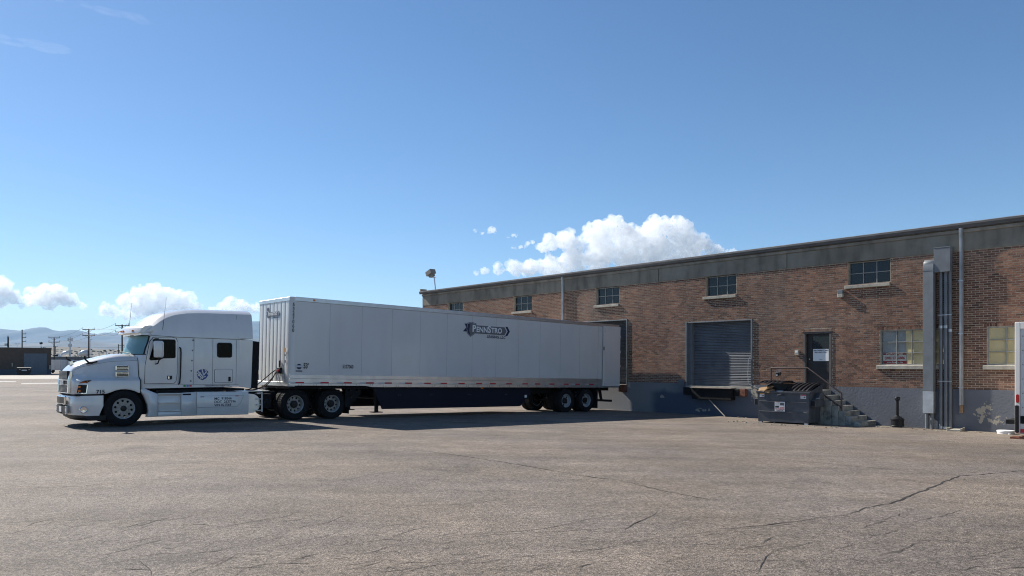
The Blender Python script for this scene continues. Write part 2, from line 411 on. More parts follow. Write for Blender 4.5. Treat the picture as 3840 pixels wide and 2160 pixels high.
def lerp(tab, x):
    if x <= tab[0][0]: return tab[0][1]
    for (a, b), (c, d) in zip(tab, tab[1:]):
        if x <= c: return b + (d - b) * (x - a) / (c - a)
    return tab[-1][1]
def smooth(a, b, x):
    t = max(0, min(1, (x - a) / (b - a))); return t * t * (3 - 2 * t)

# ------------------------------------------------------------------ the ground
F = 2800.0
def gz(x, y):
    q = N.x * x + N.y * y; t = T.x * x + T.y * y
    k = .9 * math.log1p(math.exp(min(40, (q - 8) / .9)))
    k = min(k, 19.5)
    return -.0212 * k * smooth(-75, -42, t)
def gpix(u, v):                    # where the line of sight of a photograph pixel meets the ground
    a = (u - 1920) / F; b = (v - 1367) / F
    y = EYE / b
    for _ in range(12): y = (EYE - gz(a * y, y)) / b
    return Vector((a * y, y, gz(a * y, y)))
def axis(lo, hi, core0, core1, step):
    xs = []; x = core0
    while x <= core1: xs.append(x); x += step
    st = step; x = xs[-1]
    while x < hi: st *= 1.35; x += st; xs.append(min(x, hi))
    st = step; x = core0; left = []
    while x > lo: st *= 1.35; x -= st; left.append(max(x, lo))
    return left[::-1] + xs
gx = axis(-16000, 16000, -62, 42, 1.3); gy = axis(-3000, 16000, -4, 72, 1.3)
me = bpy.data.meshes.new('asphalt_lot')
me.from_pydata([(x, y, gz(x, y)) for y in gy for x in gx], [], [(j * len(gx) + i, j * len(gx) + i + 1, (j + 1) * len(gx) + i + 1, (j + 1) * len(gx) + i) for j in range(len(gy) - 1) for i in range(len(gx) - 1)])
me.shade_smooth()
ground = tag(link('asphalt_lot', me, ASPHALT), kind='structure')

M_CRACK = mat('crack_shadow', (.028, .024, .021), .95, var=.3, scale=20)
def ribbon(pix, w, jit=.02, name='crack', m=M_CRACK, lift=.004, step=.12, taper=True):
    pts = [gpix(*p) for p in pix]; line = []
    for a, b in zip(pts, pts[1:]):
        k = max(1, int((b - a).length / step))
        for i in range(k): line.append(a.lerp(b, i / k))
    line.append(pts[-1])
    L, Rr = [], []
    for i, p in enumerate(line):
        d = (line[min(i + 1, len(line) - 1)] - line[max(i - 1, 0)]); d.z = 0; d.normalize()
        s = Vector((-d.y, d.x, 0))
        p = p + s * random.uniform(-jit, jit)
        ww = w * random.uniform(.45, 1.3) * (min(1, .25 + 3 * min(i, len(line) - 1 - i) / len(line)) if taper else 1) / 2
        for lst, sg in ((L, 1), (Rr, -1)):
            q = p + s * sg * ww; q.z = gz(q.x, q.y) + lift; lst.append(q)
    n = len(L); me = bpy.data.meshes.new(name)
    me.from_pydata(L + Rr, [], [(i, n + i, n + i + 1, i + 1) for i in range(n - 1)])
    return link(name, me, m, ground)
main = [(3900, 1758), (3840, 1765), (3760, 1772), (3680, 1780), (3600, 1785), (3570, 1795), (3530, 1812), (3460, 1842), (3410, 1862), (3350, 1885), (3250, 1905), (3180, 1928), (3090, 1940)]
ribbon(main, .03, .02)
ribbon([(3090, 1940), (3000, 1955), (2900, 1967), (2780, 1978), (2700, 1984)], .022)
ribbon([(3600, 1783), (3500, 1775), (3400, 1768), (3200, 1748), (2950, 1725), (2750, 1705)], .02)
ribbon([(1500, 1682), (1700, 1705), (1900, 1735), (2100, 1770), (2200, 1786)], .022)
ribbon([(2160, 1782), (2240, 1792), (2325, 1801)], .026)
ribbon([(2325, 1801), (2450, 1832), (2560, 1855), (2700, 1880), (2810, 1886)], .018)
ribbon([(2335, 1985), (2375, 1965), (2410, 1950), (2440, 1935), (2463, 1917)], .016)
for c in ([(1500, 2012), (1620, 2015), (1750, 2005), (1900, 1997), (2040, 1983), (2130, 1965), (2210, 1945), (2290, 1935), (2380, 1925)],
          [(1760, 2013), (1900, 2003), (2100, 1992), (2300, 1978)], [(695, 1987), (826, 1981), (944, 1956), (1056, 1941), (1130, 1916)],
          [(702, 2158), (745, 2136), (801, 2124), (888, 2080)], [(882, 2160), (919, 2133), (969, 2121), (1056, 2110)],
          [(0, 1835), (310, 1823), (466, 1804)], [(994, 1804), (1280, 1804), (1397, 1779), (1553, 1758)], [(1500, 2160), (1570, 2130), (1700, 2112), (1850, 2078)],
          [(2050, 2080), (2250, 2060), (2450, 2020), (2650, 2010)], [(2840, 2150), (2850, 2120), (2890, 2075), (2930, 2050)], [(2560, 2010), (2700, 1990), (2880, 1975), (3080, 1955)],
          [(2855, 2040), (2900, 2015), (2935, 2003)], [(3310, 2080), (3380, 2065), (3420, 2040), (3560, 2025)], [(3200, 2115), (3300, 2112), (3390, 2095)], [(1060, 1990), (1230, 1960), (1300, 1930)],
          [(1460, 1900), (1750, 1890), (1900, 1870)], [(420, 1960), (640, 1950), (760, 1930)], [(520, 2100), (560, 2130), (560, 2159)], [(750, 1720), (900, 1716), (1000, 1700), (1140, 1672)]):
    ribbon(c, .009, .015)
rc = random.Random(5)
for i in range(110):
    u = rc.uniform(1300, 3750) if i < 50 else rc.uniform(0, 1500); v = rc.uniform(1955, 2150); L = rc.uniform(60, 210)
    sl = rc.uniform(-.28, .05)
    ribbon([(u + L * k / 3, v + sl * L * k / 3 + rc.uniform(-5, 5)) for k in range(4)], rc.uniform(.005, .011), .02)

def sheet(name, pix, m, lift=.004):
    pts = [gpix(*p) for p in pix]
    me = bpy.data.meshes.new(name); me.from_pydata([(p.x, p.y, p.z + lift) for p in pts], [], [tuple(range(len(pts)))])
    return link(name, me, m)
cs = MB(); cs.add([(-190, 90, .004), (-40, 90, .004), (-40, 118, .004), (-190, 118, .004)], [(0, 1, 2, 3)])
tag(cs.obj('concrete_road', M_CONC), kind='structure')
M_PAINT = mat('worn_white_paint', (.36, .335, .30), .8, var=.25, scale=3, tint=(.2, .18, .16), tintscale=2.5, tintlo=.5, tinthi=.6)
for i, p in enumerate((((-60, 1428), (60, 1430), (62, 1433), (-60, 1432)), ((80, 1437), (220, 1435), (222, 1439), (80, 1441)))):
    o = sheet('parking_line', p, M_PAINT); o.parent = ground

# ------------------------------------------------------------------ the brick warehouse
WANG = math.atan2(T.y, T.x)
WO = N * 27.0
def W(t, out, z): return WO + T * t - N * out + Vector((0, 0, z))
TL_, TR_ = -38.65, 6.0             # ends of the wall
ZB, ZT = .93, 5.41                 # top of foundation, top of brickwork
wh = empty('brick_warehouse', WO, (0, 0, WANG), 'long brown brick warehouse with loading docks behind the white trailer', 'building')
UPW = [(-36.0, 1.45), (-30.1, 1.45), (-24.15, 1.45), (-18.0, 1.45), (-12.03, 1.47), (-6.0, 1.47), (0.0, 1.47)]
UZ0, UZ1 = 4.59, 5.40
LOW = [(-10.9, 2.05), (-7.62, 2.05), (-3.6, 2.05)]
LZ0, LZ1 = 1.72, 2.92
DOCKS = [(-25.25, -22.2, .80, 3.83), (-18.98, -15.82, .82, 3.55)]
DOOR = (-13.70, -12.62, .81, 2.94)
openings = [(t, t + w, UZ0, UZ1 + .1) for t, w in UPW] + [(t, t + w, LZ0, LZ1) for t, w in LOW] + DOCKS + [DOOR]
REC = .26
# the backing wall, pierced by the openings (its outer face is the mortar)
def pierced(x0, x1, z0, z1, ops, y0, y1, mb):
    xs = sorted({x0, x1, *[min(max(v, x0), x1) for o in ops for v in o[:2]]})
    for a, b in zip(xs, xs[1:]):
        if b - a < 1e-4: continue
        c = (a + b) / 2; z = z0
        for o in sorted([o for o in ops if o[0] < c < o[1]], key=lambda o: o[2]):
            if o[2] > z: mb.box(a, b, y0, y1, z, min(o[2], z1))
            z = max(z, o[3])
        if z < z1: mb.box(a, b, y0, y1, z, z1)
mb = MB(); pierced(TL_, TR_, ZB, ZT, openings, .0, .36, mb)
wall = mb.obj('wall', M_MORTAR, wh, smooth=False)
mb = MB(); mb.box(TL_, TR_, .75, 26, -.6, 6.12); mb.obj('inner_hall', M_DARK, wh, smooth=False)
# bricks
BL, BH = .2205, .0722
rb = random.Random(3)
bricks = []
n_c = int((ZT - ZB) / BH)
for c in range(n_c):
    z0 = ZB + c * BH; z1 = z0 + BH - .0155; zc = (z0 + z1) / 2
    cuts = sorted((o[0] - .012, o[1] + .012) for o in openings if o[2] - .01 < zc < o[3] + (.125 if (o[2] == LZ0 or o == DOOR) else 0))
    spans = []; x = TL_
    for a, b in cuts: spans.append((x, a)); x = b
    spans.append((x, TR_))
    off = (c % 2) * BL / 2 + rb.uniform(-.012, .012)
    k = int((TL_ - 1) / BL)
    for a, b in spans:
        i = math.floor((a - off) / BL)
        while i * BL + off < b:
            p, q = max(a, i * BL + off), min(b, i * BL + off + BL - .016)
            if q - p > .03: bricks.append((p, q, z0, z1))
            i += 1
for o in [(t, t + w, LZ0, LZ1) for t, w in LOW] + [DOOR]:     # upright bricks over the lower windows and the door
    x = o[0] - .08
    while x < o[1] + .06:
        bricks.append((x, x + .062, o[3] + .014, o[3] + .118)); x += .075
vis = [b for b in bricks if b[1] - b[0] > .19 and b[1] < -6.75 and b[3] - b[2] < .08 and not (-9.45 < b[0] < -8.2)]
vis.sort(key=lambda b: -b[0])
single = set(vis[:300])
rest = MB()
def brick_verts(p, q, z0, z1):
    o = .0045 + rb.uniform(-.0022, .0022); j = lambda: rb.uniform(-.0025, .0025); k = lambda: rb.uniform(-.00045, .00045)
    f = [(p + j(), -o + k(), z0 + j()), (q + j(), -o + k(), z0 + j()), (q + j(), -o + k(), z1 + j()), (p + j(), -o + k(), z1 + j())]
    return f + [(p, .004, z0), (q, .004, z0), (q, .004, z1), (p, .004, z1)]
BF = [(0, 1, 2, 3), (0, 4, 5, 1), (1, 5, 6, 2), (2, 6, 7, 3), (3, 7, 4, 0)]
for b in bricks:
    if b not in single: rest.add(brick_verts(*b), BF)
tag(rest.obj('brick', BRICK, wall, smooth=False), kind='stuff')
w_b, h_b = BL - .016, BH - .0155
variants = []
for i in range(6):
    s = MB(); s.add(brick_verts(0, w_b, 0, h_b), BF); variants.append(s.mesh('brick', smooth=False))
for i, b in enumerate(sorted(single)):
    o = link('brick', variants[i % 6], BRICK, wall, (b[0], 0, b[2])); o.scale = ((b[1] - b[0]) / w_b, 1, 1)
# concrete foundation, interrupted only by the docks' upper edge and the stair door
mb = MB(); pierced(TL_, TR_, -.9, ZB - .003, [(DOCKS[0][0], DOCKS[0][1], .80, 2), (DOCKS[1][0], DOCKS[1][1], .82, 2), (DOOR[0], DOOR[1], .80, 2)], -.035, .36, mb)
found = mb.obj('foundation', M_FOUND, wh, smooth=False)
mb = MB(); mb.box(-19.35, -19.05, -.07, -.035, .80, 1.06); mb.obj('dock_pier', M_FOUND, wh, smooth=False)
# concrete band and cornice in panels, gutter, roof edge
jt = [-38.65, -32.51, -26.4, -20.44, -14.36, -8.35, -2.3, 6.0]
for a, b in zip(jt, jt[1:]):
    s = MB(); s.box(a + .012, b - .012, -.022, .36, ZT + .004, 5.985); s.obj('concrete_panel', M_BEAM, wh, bevel=.008, smooth=False)
mb = MB(); mb.box(TL_, TR_, .01, .36, ZT, 6.12); mb.obj('band_core', M_GUTTER, wh, smooth=False)
mb = MB(); mb.prismx([(-.022, 5.99), (-.065, 6.01), (-.065, 6.10), (.36, 6.10), (.36, 5.99)], TL_, TR_); mb.obj('cornice', M_CORNICE, wh, smooth=False)
x = TL_ - .1
gi = 0
while x < TR_:
    s = MB(); e = min(x + 6.09, TR_)
    s.prismx([(-.068, 6.13), (-.17, 6.13), (-.185, 6.19), (-.205, 6.23), (-.20, 6.29), (-.19, 6.29), (-.19, 6.24), (-.16, 6.14), (-.068, 6.14)], x, e - .006)
    s.obj('gutter', M_GUTTER, wh, smooth=False); x = e
mb = MB(); mb.prismx([(-.175, 6.295), (-.175, 6.31), (.4, 6.33), (26, 6.5), (26, 6.12), (.0, 6.125), (-.06, 6.2)], TL_ - .08, TR_); mb.obj('roof', M_ROOF, wh, smooth=False)
mb = MB(); mb.box(TL_ - .16, TL_ - .03, -.1, .35, 6.2, 6.46); mb.obj('corner_block', M_BEAM, wh, bevel=.01)

def window(t, w, z0, z1, nc, nr, pane_m, thick=.03, depth=.14, sill_h=.13, colw=None):
    root = MB()
    fw = .035
    root.box(t, t + fw, depth - .03, depth + .03, z0, z1); root.box(t + w - fw, t + w, depth - .03, depth + .03, z0, z1)
    root.box(t + fw, t + w - fw, depth - .028, depth + .028, z0, z0 + fw); root.box(t + fw, t + w - fw, depth - .028, depth + .028, z1 - fw, z1)
    fr = root.obj('window', M_WINFRAME, wh, smooth=False)
    xs = [t + fw + (w - 2 * fw) * i / nc for i in range(nc + 1)]; zs = [z0 + fw + (z1 - z0 - 2 * fw) * i / nr for i in range(nr + 1)]
    for x in xs[1:-1]:
        s = MB(); s.box(x - .014, x + .014, depth - .026, depth + .02, z0 + fw, z1 - fw); s.obj('mullion', M_WINFRAME, fr, smooth=False)
    for z in zs[1:-1]:
        s = MB(); s.box(t + fw, t + w - fw, depth - .023, depth + .022, z - .013, z + .013); s.obj('glazing_bar', M_WINFRAME, fr, smooth=False)
    for i in range(nc):
        for j in range(nr):
            dy = rb.uniform(-.003, .003)
            s = MB(); a, b, c, d = xs[i] + .014, xs[i + 1] - .014, zs[j] + .013, zs[j + 1] - .013
            s.add([(a, depth + dy, c), (b, depth - dy, c), (b, depth - dy * .5, d), (a, depth + dy * .4, d), (a, depth + .005 + dy, c), (b, depth + .005 - dy, c), (b, depth + .005 - dy * .5, d), (a, depth + .005 + dy * .4, d)],
                  [(0, 1, 2, 3), (7, 6, 5, 4), (0, 4, 5, 1), (1, 5, 6, 2), (2, 6, 7, 3), (3, 7, 4, 0)])
            s.obj('pane', pane_m, fr, smooth=False)
    s = MB(); s.prismx([(-.09, z0 - sill_h), (-.09, z0 - .02), (depth - .03, z0 - .002), (depth - .03, z0 - sill_h)], t - .10, t + w + .01)
    s.obj('sill', M_SILL, fr, bevel=.008, smooth=False)
    return fr
for t, w in UPW: window(t, w, UZ0, UZ1, 3, 2, M_DARKPANE)
for k, (t, w) in enumerate(LOW):
    fr = window(t, w, LZ0, LZ1, 4, 3, M_GLASS, sill_h=.15, depth=.06)
    s = MB()
    if k == 0:
        s.prism([(t + .03, LZ0), (t + .85, LZ0), (t + .80, LZ1), (t + .03, LZ1)], .115, .12); s.obj('blind', M_BLIND, fr, smooth=False); s = MB()
        s.prism([(t + .852, LZ0), (t + w - .02, LZ0), (t + w - .02, LZ1), (t + .802, LZ1)], .09, .095); s.obj('paper_cover', M_BEIGE, fr, smooth=False)
    else:
        s.box(t + .02, t + w - .02, .09, .095, LZ0, LZ1); s.obj('paper_cover', M_BEIGE, fr, smooth=False)

def roller(t0, t1, z0, z1, jl, jr, REC=REC):
    fr = MB(); fr.box(t0, t0 + .06, -.05, REC + .03, z0, z1); fr.box(t0 + .06, t0 + jl, REC - .16, REC + .03, z0, z1)
    fr.box(t1 - .06, t1, -.05, REC + .03, z0, z1); fr.box(t1 - jr, t1 - .06, REC - .16, REC + .03, z0, z1)
    fr.box(t0 + .06, t1 - .06, -.01, REC + .03, z1 - .05, z1)
    root = fr.obj('dock_door', M_STEELBLUE, wh, bevel=.006, smooth=False)
    p = .0655; n = int((z1 - .05 - z0) / p)
    prof = [(0, 0), (-.012, .008), (-.017, .022), (-.012, .044), (-.002, .056), (.012, .056), (.012, 0)]
    s = MB(); s.prismx([(y, z) for y, z in prof], t0 + jl - .03, t1 - jr + .03); sm = s.mesh('slat', sharp=50)
    for i in range(n):
        o = link('slat', sm, M_SLAT, root, (0, REC + .02 + rb.uniform(-.0025, .0025), z0 + i * p + .001))
        o.rotation_euler = (rb.uniform(-.03, .03), rb.uniform(-.0006, .0006), 0)
    s = MB(); s.box(t0 + jl - .03, t1 - jr + .03, REC + .034, REC + .05, z0, z1); s.obj('door_backing', M_SLAT, root, smooth=False)
    return root
roller(*DOCKS[0], .16, .12, .5)
rr = roller(*DOCKS[1], .22, .10)
mb = MB(); mb.tube([(-15.98, -.06, .95), (-15.99, -.075, 1.4), (-15.97, -.07, 1.98), (-15.9, -.07, 2.0), (-15.86, -.06, 1.98)], .009, 6); mb.tube([(-15.98, -.055, .95), (-15.75, -.06, .86), (-15.4, -.05, .74)], .009, 6)
mb.obj('pull_chain', M_GALV, rr)
mb = MB(); mb.box(DOCKS[1][0] + .002, DOCKS[1][1] - .002, -.04, .3, .74, .824); mb.obj('dock_sill', M_SILL, wh, smooth=False)
mb = MB(); mb.box(DOCKS[0][0] + .002, DOCKS[0][1] - .002, -.04, .3, .72, .804); mb.obj('dock_sill', M_SILL, wh, smooth=False)

# the stair door
t0, t1, z0, z1 = DOOR
fr = MB(); fr.box(t0, t0 + .085, -.03, .2, z0, z1); fr.box(t1 - .085, t1, -.03, .2, z0, z1); fr.box(t0 + .085, t1 - .085, -.028, .2, z1 - .06, z1); fr.box(t0 - .05, t1 + .05, -.05, .0, z1 + .002, z1 + .022)
df = fr.obj('door_frame', M_BROWNFRAME, wh, bevel=.004, smooth=False)
a, b = t0 + .085, t1 - .085
plate('door', [(a, z0), (b, z0), (b, z1 - .06), (a, z1 - .06)], [[(a + .22, 1.86), (b - .05, 1.86), (b - .05, 2.78), (a + .22, 2.78)]], .045, M_BROWNDOOR, df, (0, .12, 0), (R(90), 0, 0))
mb = MB(); mb.box(a + .22, b - .05, .118, .124, 1.86, 2.78); mb.obj('door_glass', M_DARKPANE, df, smooth=False)
mb = MB(); mb.lathe([(.0, -.05), (.024, -.048), (.026, -.03), (.012, -.02), (.012, 0)], 12, (a + .12, .097, 1.93)); mb.obj('door_knob', M_GALV, df)
mb = MB(); mb.box(a + .2, b - .04, .094, .0975, 1.66, 1.672); mb.obj('door_rail', M_BROWNDOOR, df, smooth=False)

# things fixed to the wall
def at_wall(name, t, out, z, label, cat, group=None): return empty(name, W(t, out, z), (0, 0, WANG), label, cat, group)
r = at_wall('notice_sign', (a + b) / 2 + .085, -.094, 1.86, 'white paper notice with black printed address on the brown door', 'sign')
mb = MB(); mb.box(-.30, .30, -.004, 0, 0, .45); mb.obj('sheet', M_WHITE, r, smooth=False)
text('lettering', '2000 GARRETT WAY', .062, M_BLACKINK, r, (0, -.0055, .37), bold=.02, align='CENTER')
text('lettering', 'BUILDING I STE 1', .062, M_BLACKINK, r, (0, -.0055, .30), bold=.02, align='CENTER')
text('lettering', 'Bates', .05, M_BLACKINK, r, (0, -.0055, .05), shear=.3, align='CENTER')
r = at_wall('for_lease_sign', -10.86, -.09, LZ0 + .035, 'red and white for lease sign standing inside the lower window', 'sign')
s = MB(); s.prism([(.03, 0), (.80, 0), (.78, .40), (.02, .40)], -.004, 0); s.obj('board', M_WHITE, r, smooth=False)
s = MB(); s.prism([(.025, .31), (.78, .31), (.78, .40), (.02, .40)], -.0065, -.0045); s.prism([(.03, 0), (.80, 0), (.795, .10), (.03, .10)], -.0065, -.0045); s.obj('red_band', M_REDINK, r, smooth=False)
text('lettering', 'FOR LEASE', .105, M_WHITE, r, (.40, -.009, .318), bold=.025, align='CENTER', sx=1.1)
text('lettering', '(208) 232-6886', .125, M_REDINK, r, (.41, -.009, .16), bold=.02, align='CENTER', sx=.85)
text('lettering', 'www.Batesinc.biz', .075, M_WHITE, r, (.41, -.009, .03), bold=.02, align='CENTER')

r = at_wall('wall_light', -12.26, 0, 4.16, 'small square wall light with pale lens under the upper window', 'wall light')
mb = MB(); mb.box(-.1, .1, -.14, 0, .15, .27); mb.obj('housing', M_STEELBLUE, r, bevel=.01)
mb = MB(); mb.prismx([(-.135, 0), (-.135, .148), (-.012, .148), (-.012, 0)], -.095, .095); mb.obj('lens', M_SILL, r, bevel=.012)
r = at_wall('meter_box', -13.93, 0, 2.08, 'small beige box on the brick beside the brown door', 'box')
mb = MB(); mb.box(-.075, .075, -.10, 0, 0, .2); mb.obj('case', M_SILL, r, bevel=.008)
mb = MB(); mb.box(-.05, .05, -.106, -.1, .10, .17); mb.obj('cover', M_WHITE, r, bevel=.002)

def downspout(t, z0, label, bent):
    r = at_wall('downspout', t, 0, z0, label, 'downspout', None)
    mb = MB()
    xs = [(-.055, 0), (-.052, -.035), (-.045, -.03), (-.038, -.05), (-.028, -.042), (-.018, -.055), (-.006, -.045), (.006, -.055), (.018, -.042), (.028, -.055), (.038, -.04), (.045, -.05), (.055, -.035), (.055, .05), (-.055, .05)]
    def ring(z, dy, k=1, tw=0): return [(x * k, -.09 + y * 1.1 * k + dy, z) for x, y in xs]
    top = 6.13 - z0
    mb.loft([ring(0, 0), ring(top - .45, 0), ring(top - .2, -.02), ring(top, -.04)])
    mb.obj('pipe', M_GALV, r, sharp=50)
    for z in (.55, 2.3, 4.0):
        if z < top - .6: s = MB(); s.box(-.068, .068, -.158, -.0, z, z + .03); s.obj('strap', M_GALV, r, smooth=False)
    if bent:
        s = MB(); s.loft([[(x, -.09 + y, z) for x, y in ((-.05 * k, -.05 * k), (.05 * k, -.05 * k), (.055 * k, .04 * k), (-.045 * k, .05 * k))] for z, k in ((0, 1), (-.06, .75), (-.18, .8), (-.25, .9))])
        s.obj('torn_end', M_WOOD, r)
downspout(-8.33, .42, 'silver downspout with a torn end beside the electrical conduits', True)
downspout(-26.3, 1.0, 'silver downspout rising behind the trailer roof', False)
downspout(-2.3, .3, 'silver downspout beyond the right edge', False) if False else None

r = at_wall('electrical_duct', -9.0, 0, -.38, 'tall grey steel duct with three conduits and a junction box', 'duct')
mb = MB(); mb.prismx([(-.30, .55), (-.30, 5.25), (-.282, 5.40), (-.235, 5.52), (-.16, 5.585), (-.05, 5.60), (-.02, 5.60), (-.02, .55)], -.41, -.09); mb.obj('duct', M_STEELBLUE, r, bevel=.006, sharp=40)
mb = MB(); mb.box(-.415, -.085, -.305, -.015, 5.20, 5.235); mb.obj('duct_flange', M_STEELBLUE, r, smooth=False)
mb = MB(); mb.box(-.412, -.088, -.304, -.018, .50, 1.22); mb.obj('duct_foot', M_GALV, r, bevel=.005, smooth=False)
mb = MB(); mb.box(-.088, .40, -.26, -.02, 5.14, 5.95); mb.box(-.10, .41, -.27, -.015, 5.93, 5.955); mb.obj('junction_box', M_STEELBLUE, r, bevel=.006, smooth=False)
for x, rr_ in ((.08, .055), (.225, .06), (.355, .05)):
    s = MB(); s.cyl((x, -.12, -.02), (x, -.12, 5.2), rr_, n=14); p = s.obj('conduit', M_STEELBLUE, r)
    s = MB(); zz = 3.3 if x < .3 else 3.18
    s.cyl((x, -.12, zz), (x, -.12, zz + .09), rr_ + .008, n=14); s.obj('coupling', M_GALV, p)
    s = MB(); s.cyl((x, -.12, 0), (x, -.12, .08), rr_ + .012, n=14); s.obj('base_collar', M_GALV, p)
for z in (1.55, 3.72):
    s = MB(); s.box(.0, .42, -.19, -.18, z, z + .025); s.obj('strut', M_GALV, r, smooth=False)
for x in (-.34, -.18):
    s = MB(); s.cyl((x, -.14, -.02), (x, -.14, .52), .055, n=14); s.obj('conduit_stub', M_STEELBLUE, r)

r = at_wall('floodlight', -37.75, -.35, 6.31, 'boxy grey floodlight on a leaning pole at the roof corner', 'floodlight')
mb = MB(); mb.cyl((0, 0, 0), (-.12, -.02, .85), .035, n=8); mb.obj('pole', M_GALV, r)
mb = MB(); mb.box(-.3, -.0, -.05, .05, .83, .87); mb.obj('bracket', M_GALV, r)
mb = MB(); mb.obox((-.50, -.02, 1.16), (.26, 0, .09), (0, .2, 0), (-.05, 0, .13)); mb.obox((-.38, -.02, .98), (.15, 0, .05), (0, .13, 0), (-.03, 0, .08)); mb.obj('lamp_housing', mat('lamp_grey', (.16, .15, .135), .6), r, bevel=.006)
mb = MB(); mb.cyl((-.72, -.02, 1.2), (-.76, -.02, 1.3), .035, n=8); mb.obj('photo_cell', M_GUTTER, r)

# ------------------------------------------------------------------ docks, stairs, yard things by the wall
def bumper(t, z, parent, wd=.26, h=.30):
    s = MB(); s.box(t, t + wd, -.17, -.037, z, z + h); o = s.obj('rubber_bumper', M_WOOD if False else M_RUSTY, parent, bevel=.01)
    return o
M_RUSTY = mat('rusted_bumper', (.16, .06, .035), .8, var=.4, scale=9, bump=.3)
r = at_wall('dock_leveler', -17.4, 0, .3, 'dark steel dock leveler with rubber bumpers under the closed roller door', 'dock leveler')
mb = MB(); mb.box(-1.08, .82, -.34, -.037, -.02, .44); mb.obj('lip_housing', M_CHASSIS, r, bevel=.02)
mb = MB(); mb.box(-1.1, .84, -.42, -.035, .442, .475); mb.obj('lip', mat('worn_steel_plate', (.22, .18, .15), .6, .3, var=.3, scale=6), r, bevel=.004)
mb = MB(); mb.box(-1.60, -1.12, -.2, -.037, .14, .46); mb.obj('rubber_bumper', M_RUBBER, r, bevel=.015)
mb = MB(); mb.box(.86, 1.08, -.2, -.037, .16, .44); mb.obj('rubber_bumper', M_RUBBER, r, bevel=.015)
mb = MB(); mb.box(1.10, 1.36, -.19, -.037, .15, .45); mb.obj('rusty_bumper', M_RUSTY, r, bevel=.01)
r = at_wall('dock_pole', -16.9, .25, -.385, 'pale steel pole leaning under the dock leveler', 'pole')
mb = MB(); mb.cyl((.08, -.15, .01), (-.82, .04, .68), .022, n=8); mb.obj('rod', M_SILL, r)
r = at_wall('dock_bumper', -22.4, 0, .47, 'rusty dock bumper beside the rear of the parked trailer', 'dock bumper')
mb = MB(); mb.box(-.14, .18, -.26, -.037, 0, .32); mb.obj('rubber_block', M_RUSTY, r, bevel=.012)
mb = MB(); mb.box(-.16, .20, -.037, -.03, -.02, .34); mb.obj('back_plate', M_CHASSIS, r, smooth=False)

WSTAIR = 1.22
r = at_wall('concrete_stairs', -12.4, 0, -.39, 'grey concrete stairs leading up to the brown door', 'stairs')
noses = [-12.62, -12.34, -12.07, -11.82, -11.58, -11.33, -11.02]; tops = [.80, .63, .455, .285, .115, -.055, -.225]
g0 = -.60
mb = MB(); mb.box(-14.5 + 12.4, noses[0] + 12.4 - .004, -WSTAIR, -.037, g0 + .39, tops[0] + .39); mb.obj('landing', M_STAIR, r, bevel=.015)
for i in range(1, 7):
    s = MB(); o_ = .06 if i == 6 else 0
    s.box(noses[i - 1] + 12.4, noses[i] + 12.4, -WSTAIR - o_ + rb.uniform(-.012, .012), -.037, g0 + .39, tops[i] + .39 - .001); s.obj('step', M_STAIR, r, bevel=.022, seg=2)
r = at_wall('handrail', -11.6, 1.1, -.2, 'brown steel handrail along the concrete stairs', 'handrail')
def rail(pts, name):
    s = MB(); s.tube([(p[0] + 11.6, p[2] if len(p) > 2 else 0, p[1] + .2) for p in pts], .03, 8); return s.obj(name, M_RAILRUST, r)
rail([(-14.42, 1.60), (-12.98, 1.60), (-11.76, .73)], 'top_rail'); rail([(-14.42, 1.08), (-13.05, 1.08), (-11.77, .23)], 'lower_rail')
rail([(-14.42, .80), (-14.42, 1.60)], 'post'); rail([(-13.06, .80), (-13.06, 1.59)], 'post'); rail([(-11.76, -.24), (-11.76, .73)], 'post')
r = at_wall('hanging_lockbox', -14.15, 1.1, 1.3, 'cluster of small lockboxes hanging from the top handrail', 'lockbox')
mb = MB(); mb.box(-.06, .03, -.04, .02, -.02, .13); mb.box(.035, .12, -.03, .03, .02, .15); mb.obj('case', M_PLASTIC, r, bevel=.012)
mb = MB(); mb.box(-.05, .02, -.047, -.041, .0, .06); mb.obj('dial', M_GALV, r)
mb = MB(); mb.tube([(-.03, 0, .12), (-.03, 0, .31), (0, 0, .33), (.02, 0, .31), (.02, 0, .12)], .007, 6); mb.tube([(.06, 0, .14), (.06, 0, .31), (.08, 0, .33), (.1, 0, .31), (.1, 0, .14)], .007, 6); mb.obj('shackle', M_GALV, r)

p = W(-10.17, .42, 0); p.z = gz(p.x, p.y)
r = empty('smokers_post', p, (0, 0, WANG), 'black plastic smokers post standing on the ground by the wall', 'ashtray')
mb = MB(); mb.lathe([(0, 0), (.205, 0), (.21, .02), (.21, .06), (.203, .07), (.203, .24), (.215, .245), (.215, .285), (.19, .30), (.13, .345), (.065, .38), (.05, .40), (.046, .90), (.05, .905)], 28, axis='z'); mb.obj('base', M_PLASTIC, r)
mb = MB(); mb.lathe([(.05, .905), (.078, .915), (.085, .95), (.085, 1.0), (.07, 1.03), (0, 1.035)], 20, axis='z'); mb.obj('cap', M_PLASTIC, r)
p = W(-8.38, .45, 0); p.z = gz(p.x, p.y)
r = empty('splash_block', p, (0, 0, WANG + .1), 'broken pale splash block on the ground under the torn downspout', 'splash block')
mb = MB(); mb.prism([(-.22, 0), (.2, 0), (.22, .06), (-.2, .05)], -.25, .25); mb.obj('tray', M_SILL, r, bevel=.01)
mb = MB(); mb.prism([(-.21, .055), (-.17, .058), (-.16, .10), (-.2, .1)], -.25, .25); mb.prism([(.16, .06), (.21, .062), (.22, .1), (.18, .1)], -.24, .25); mb.obj('rim', M_SILL, r, bevel=.006)
p = W(-6.98, .5, 0); p.z = gz(p.x, p.y)
r = empty('bucket_lid', p, (0, 0, 0), 'white plastic tub lying low on the ground by the parked truck', 'bucket')
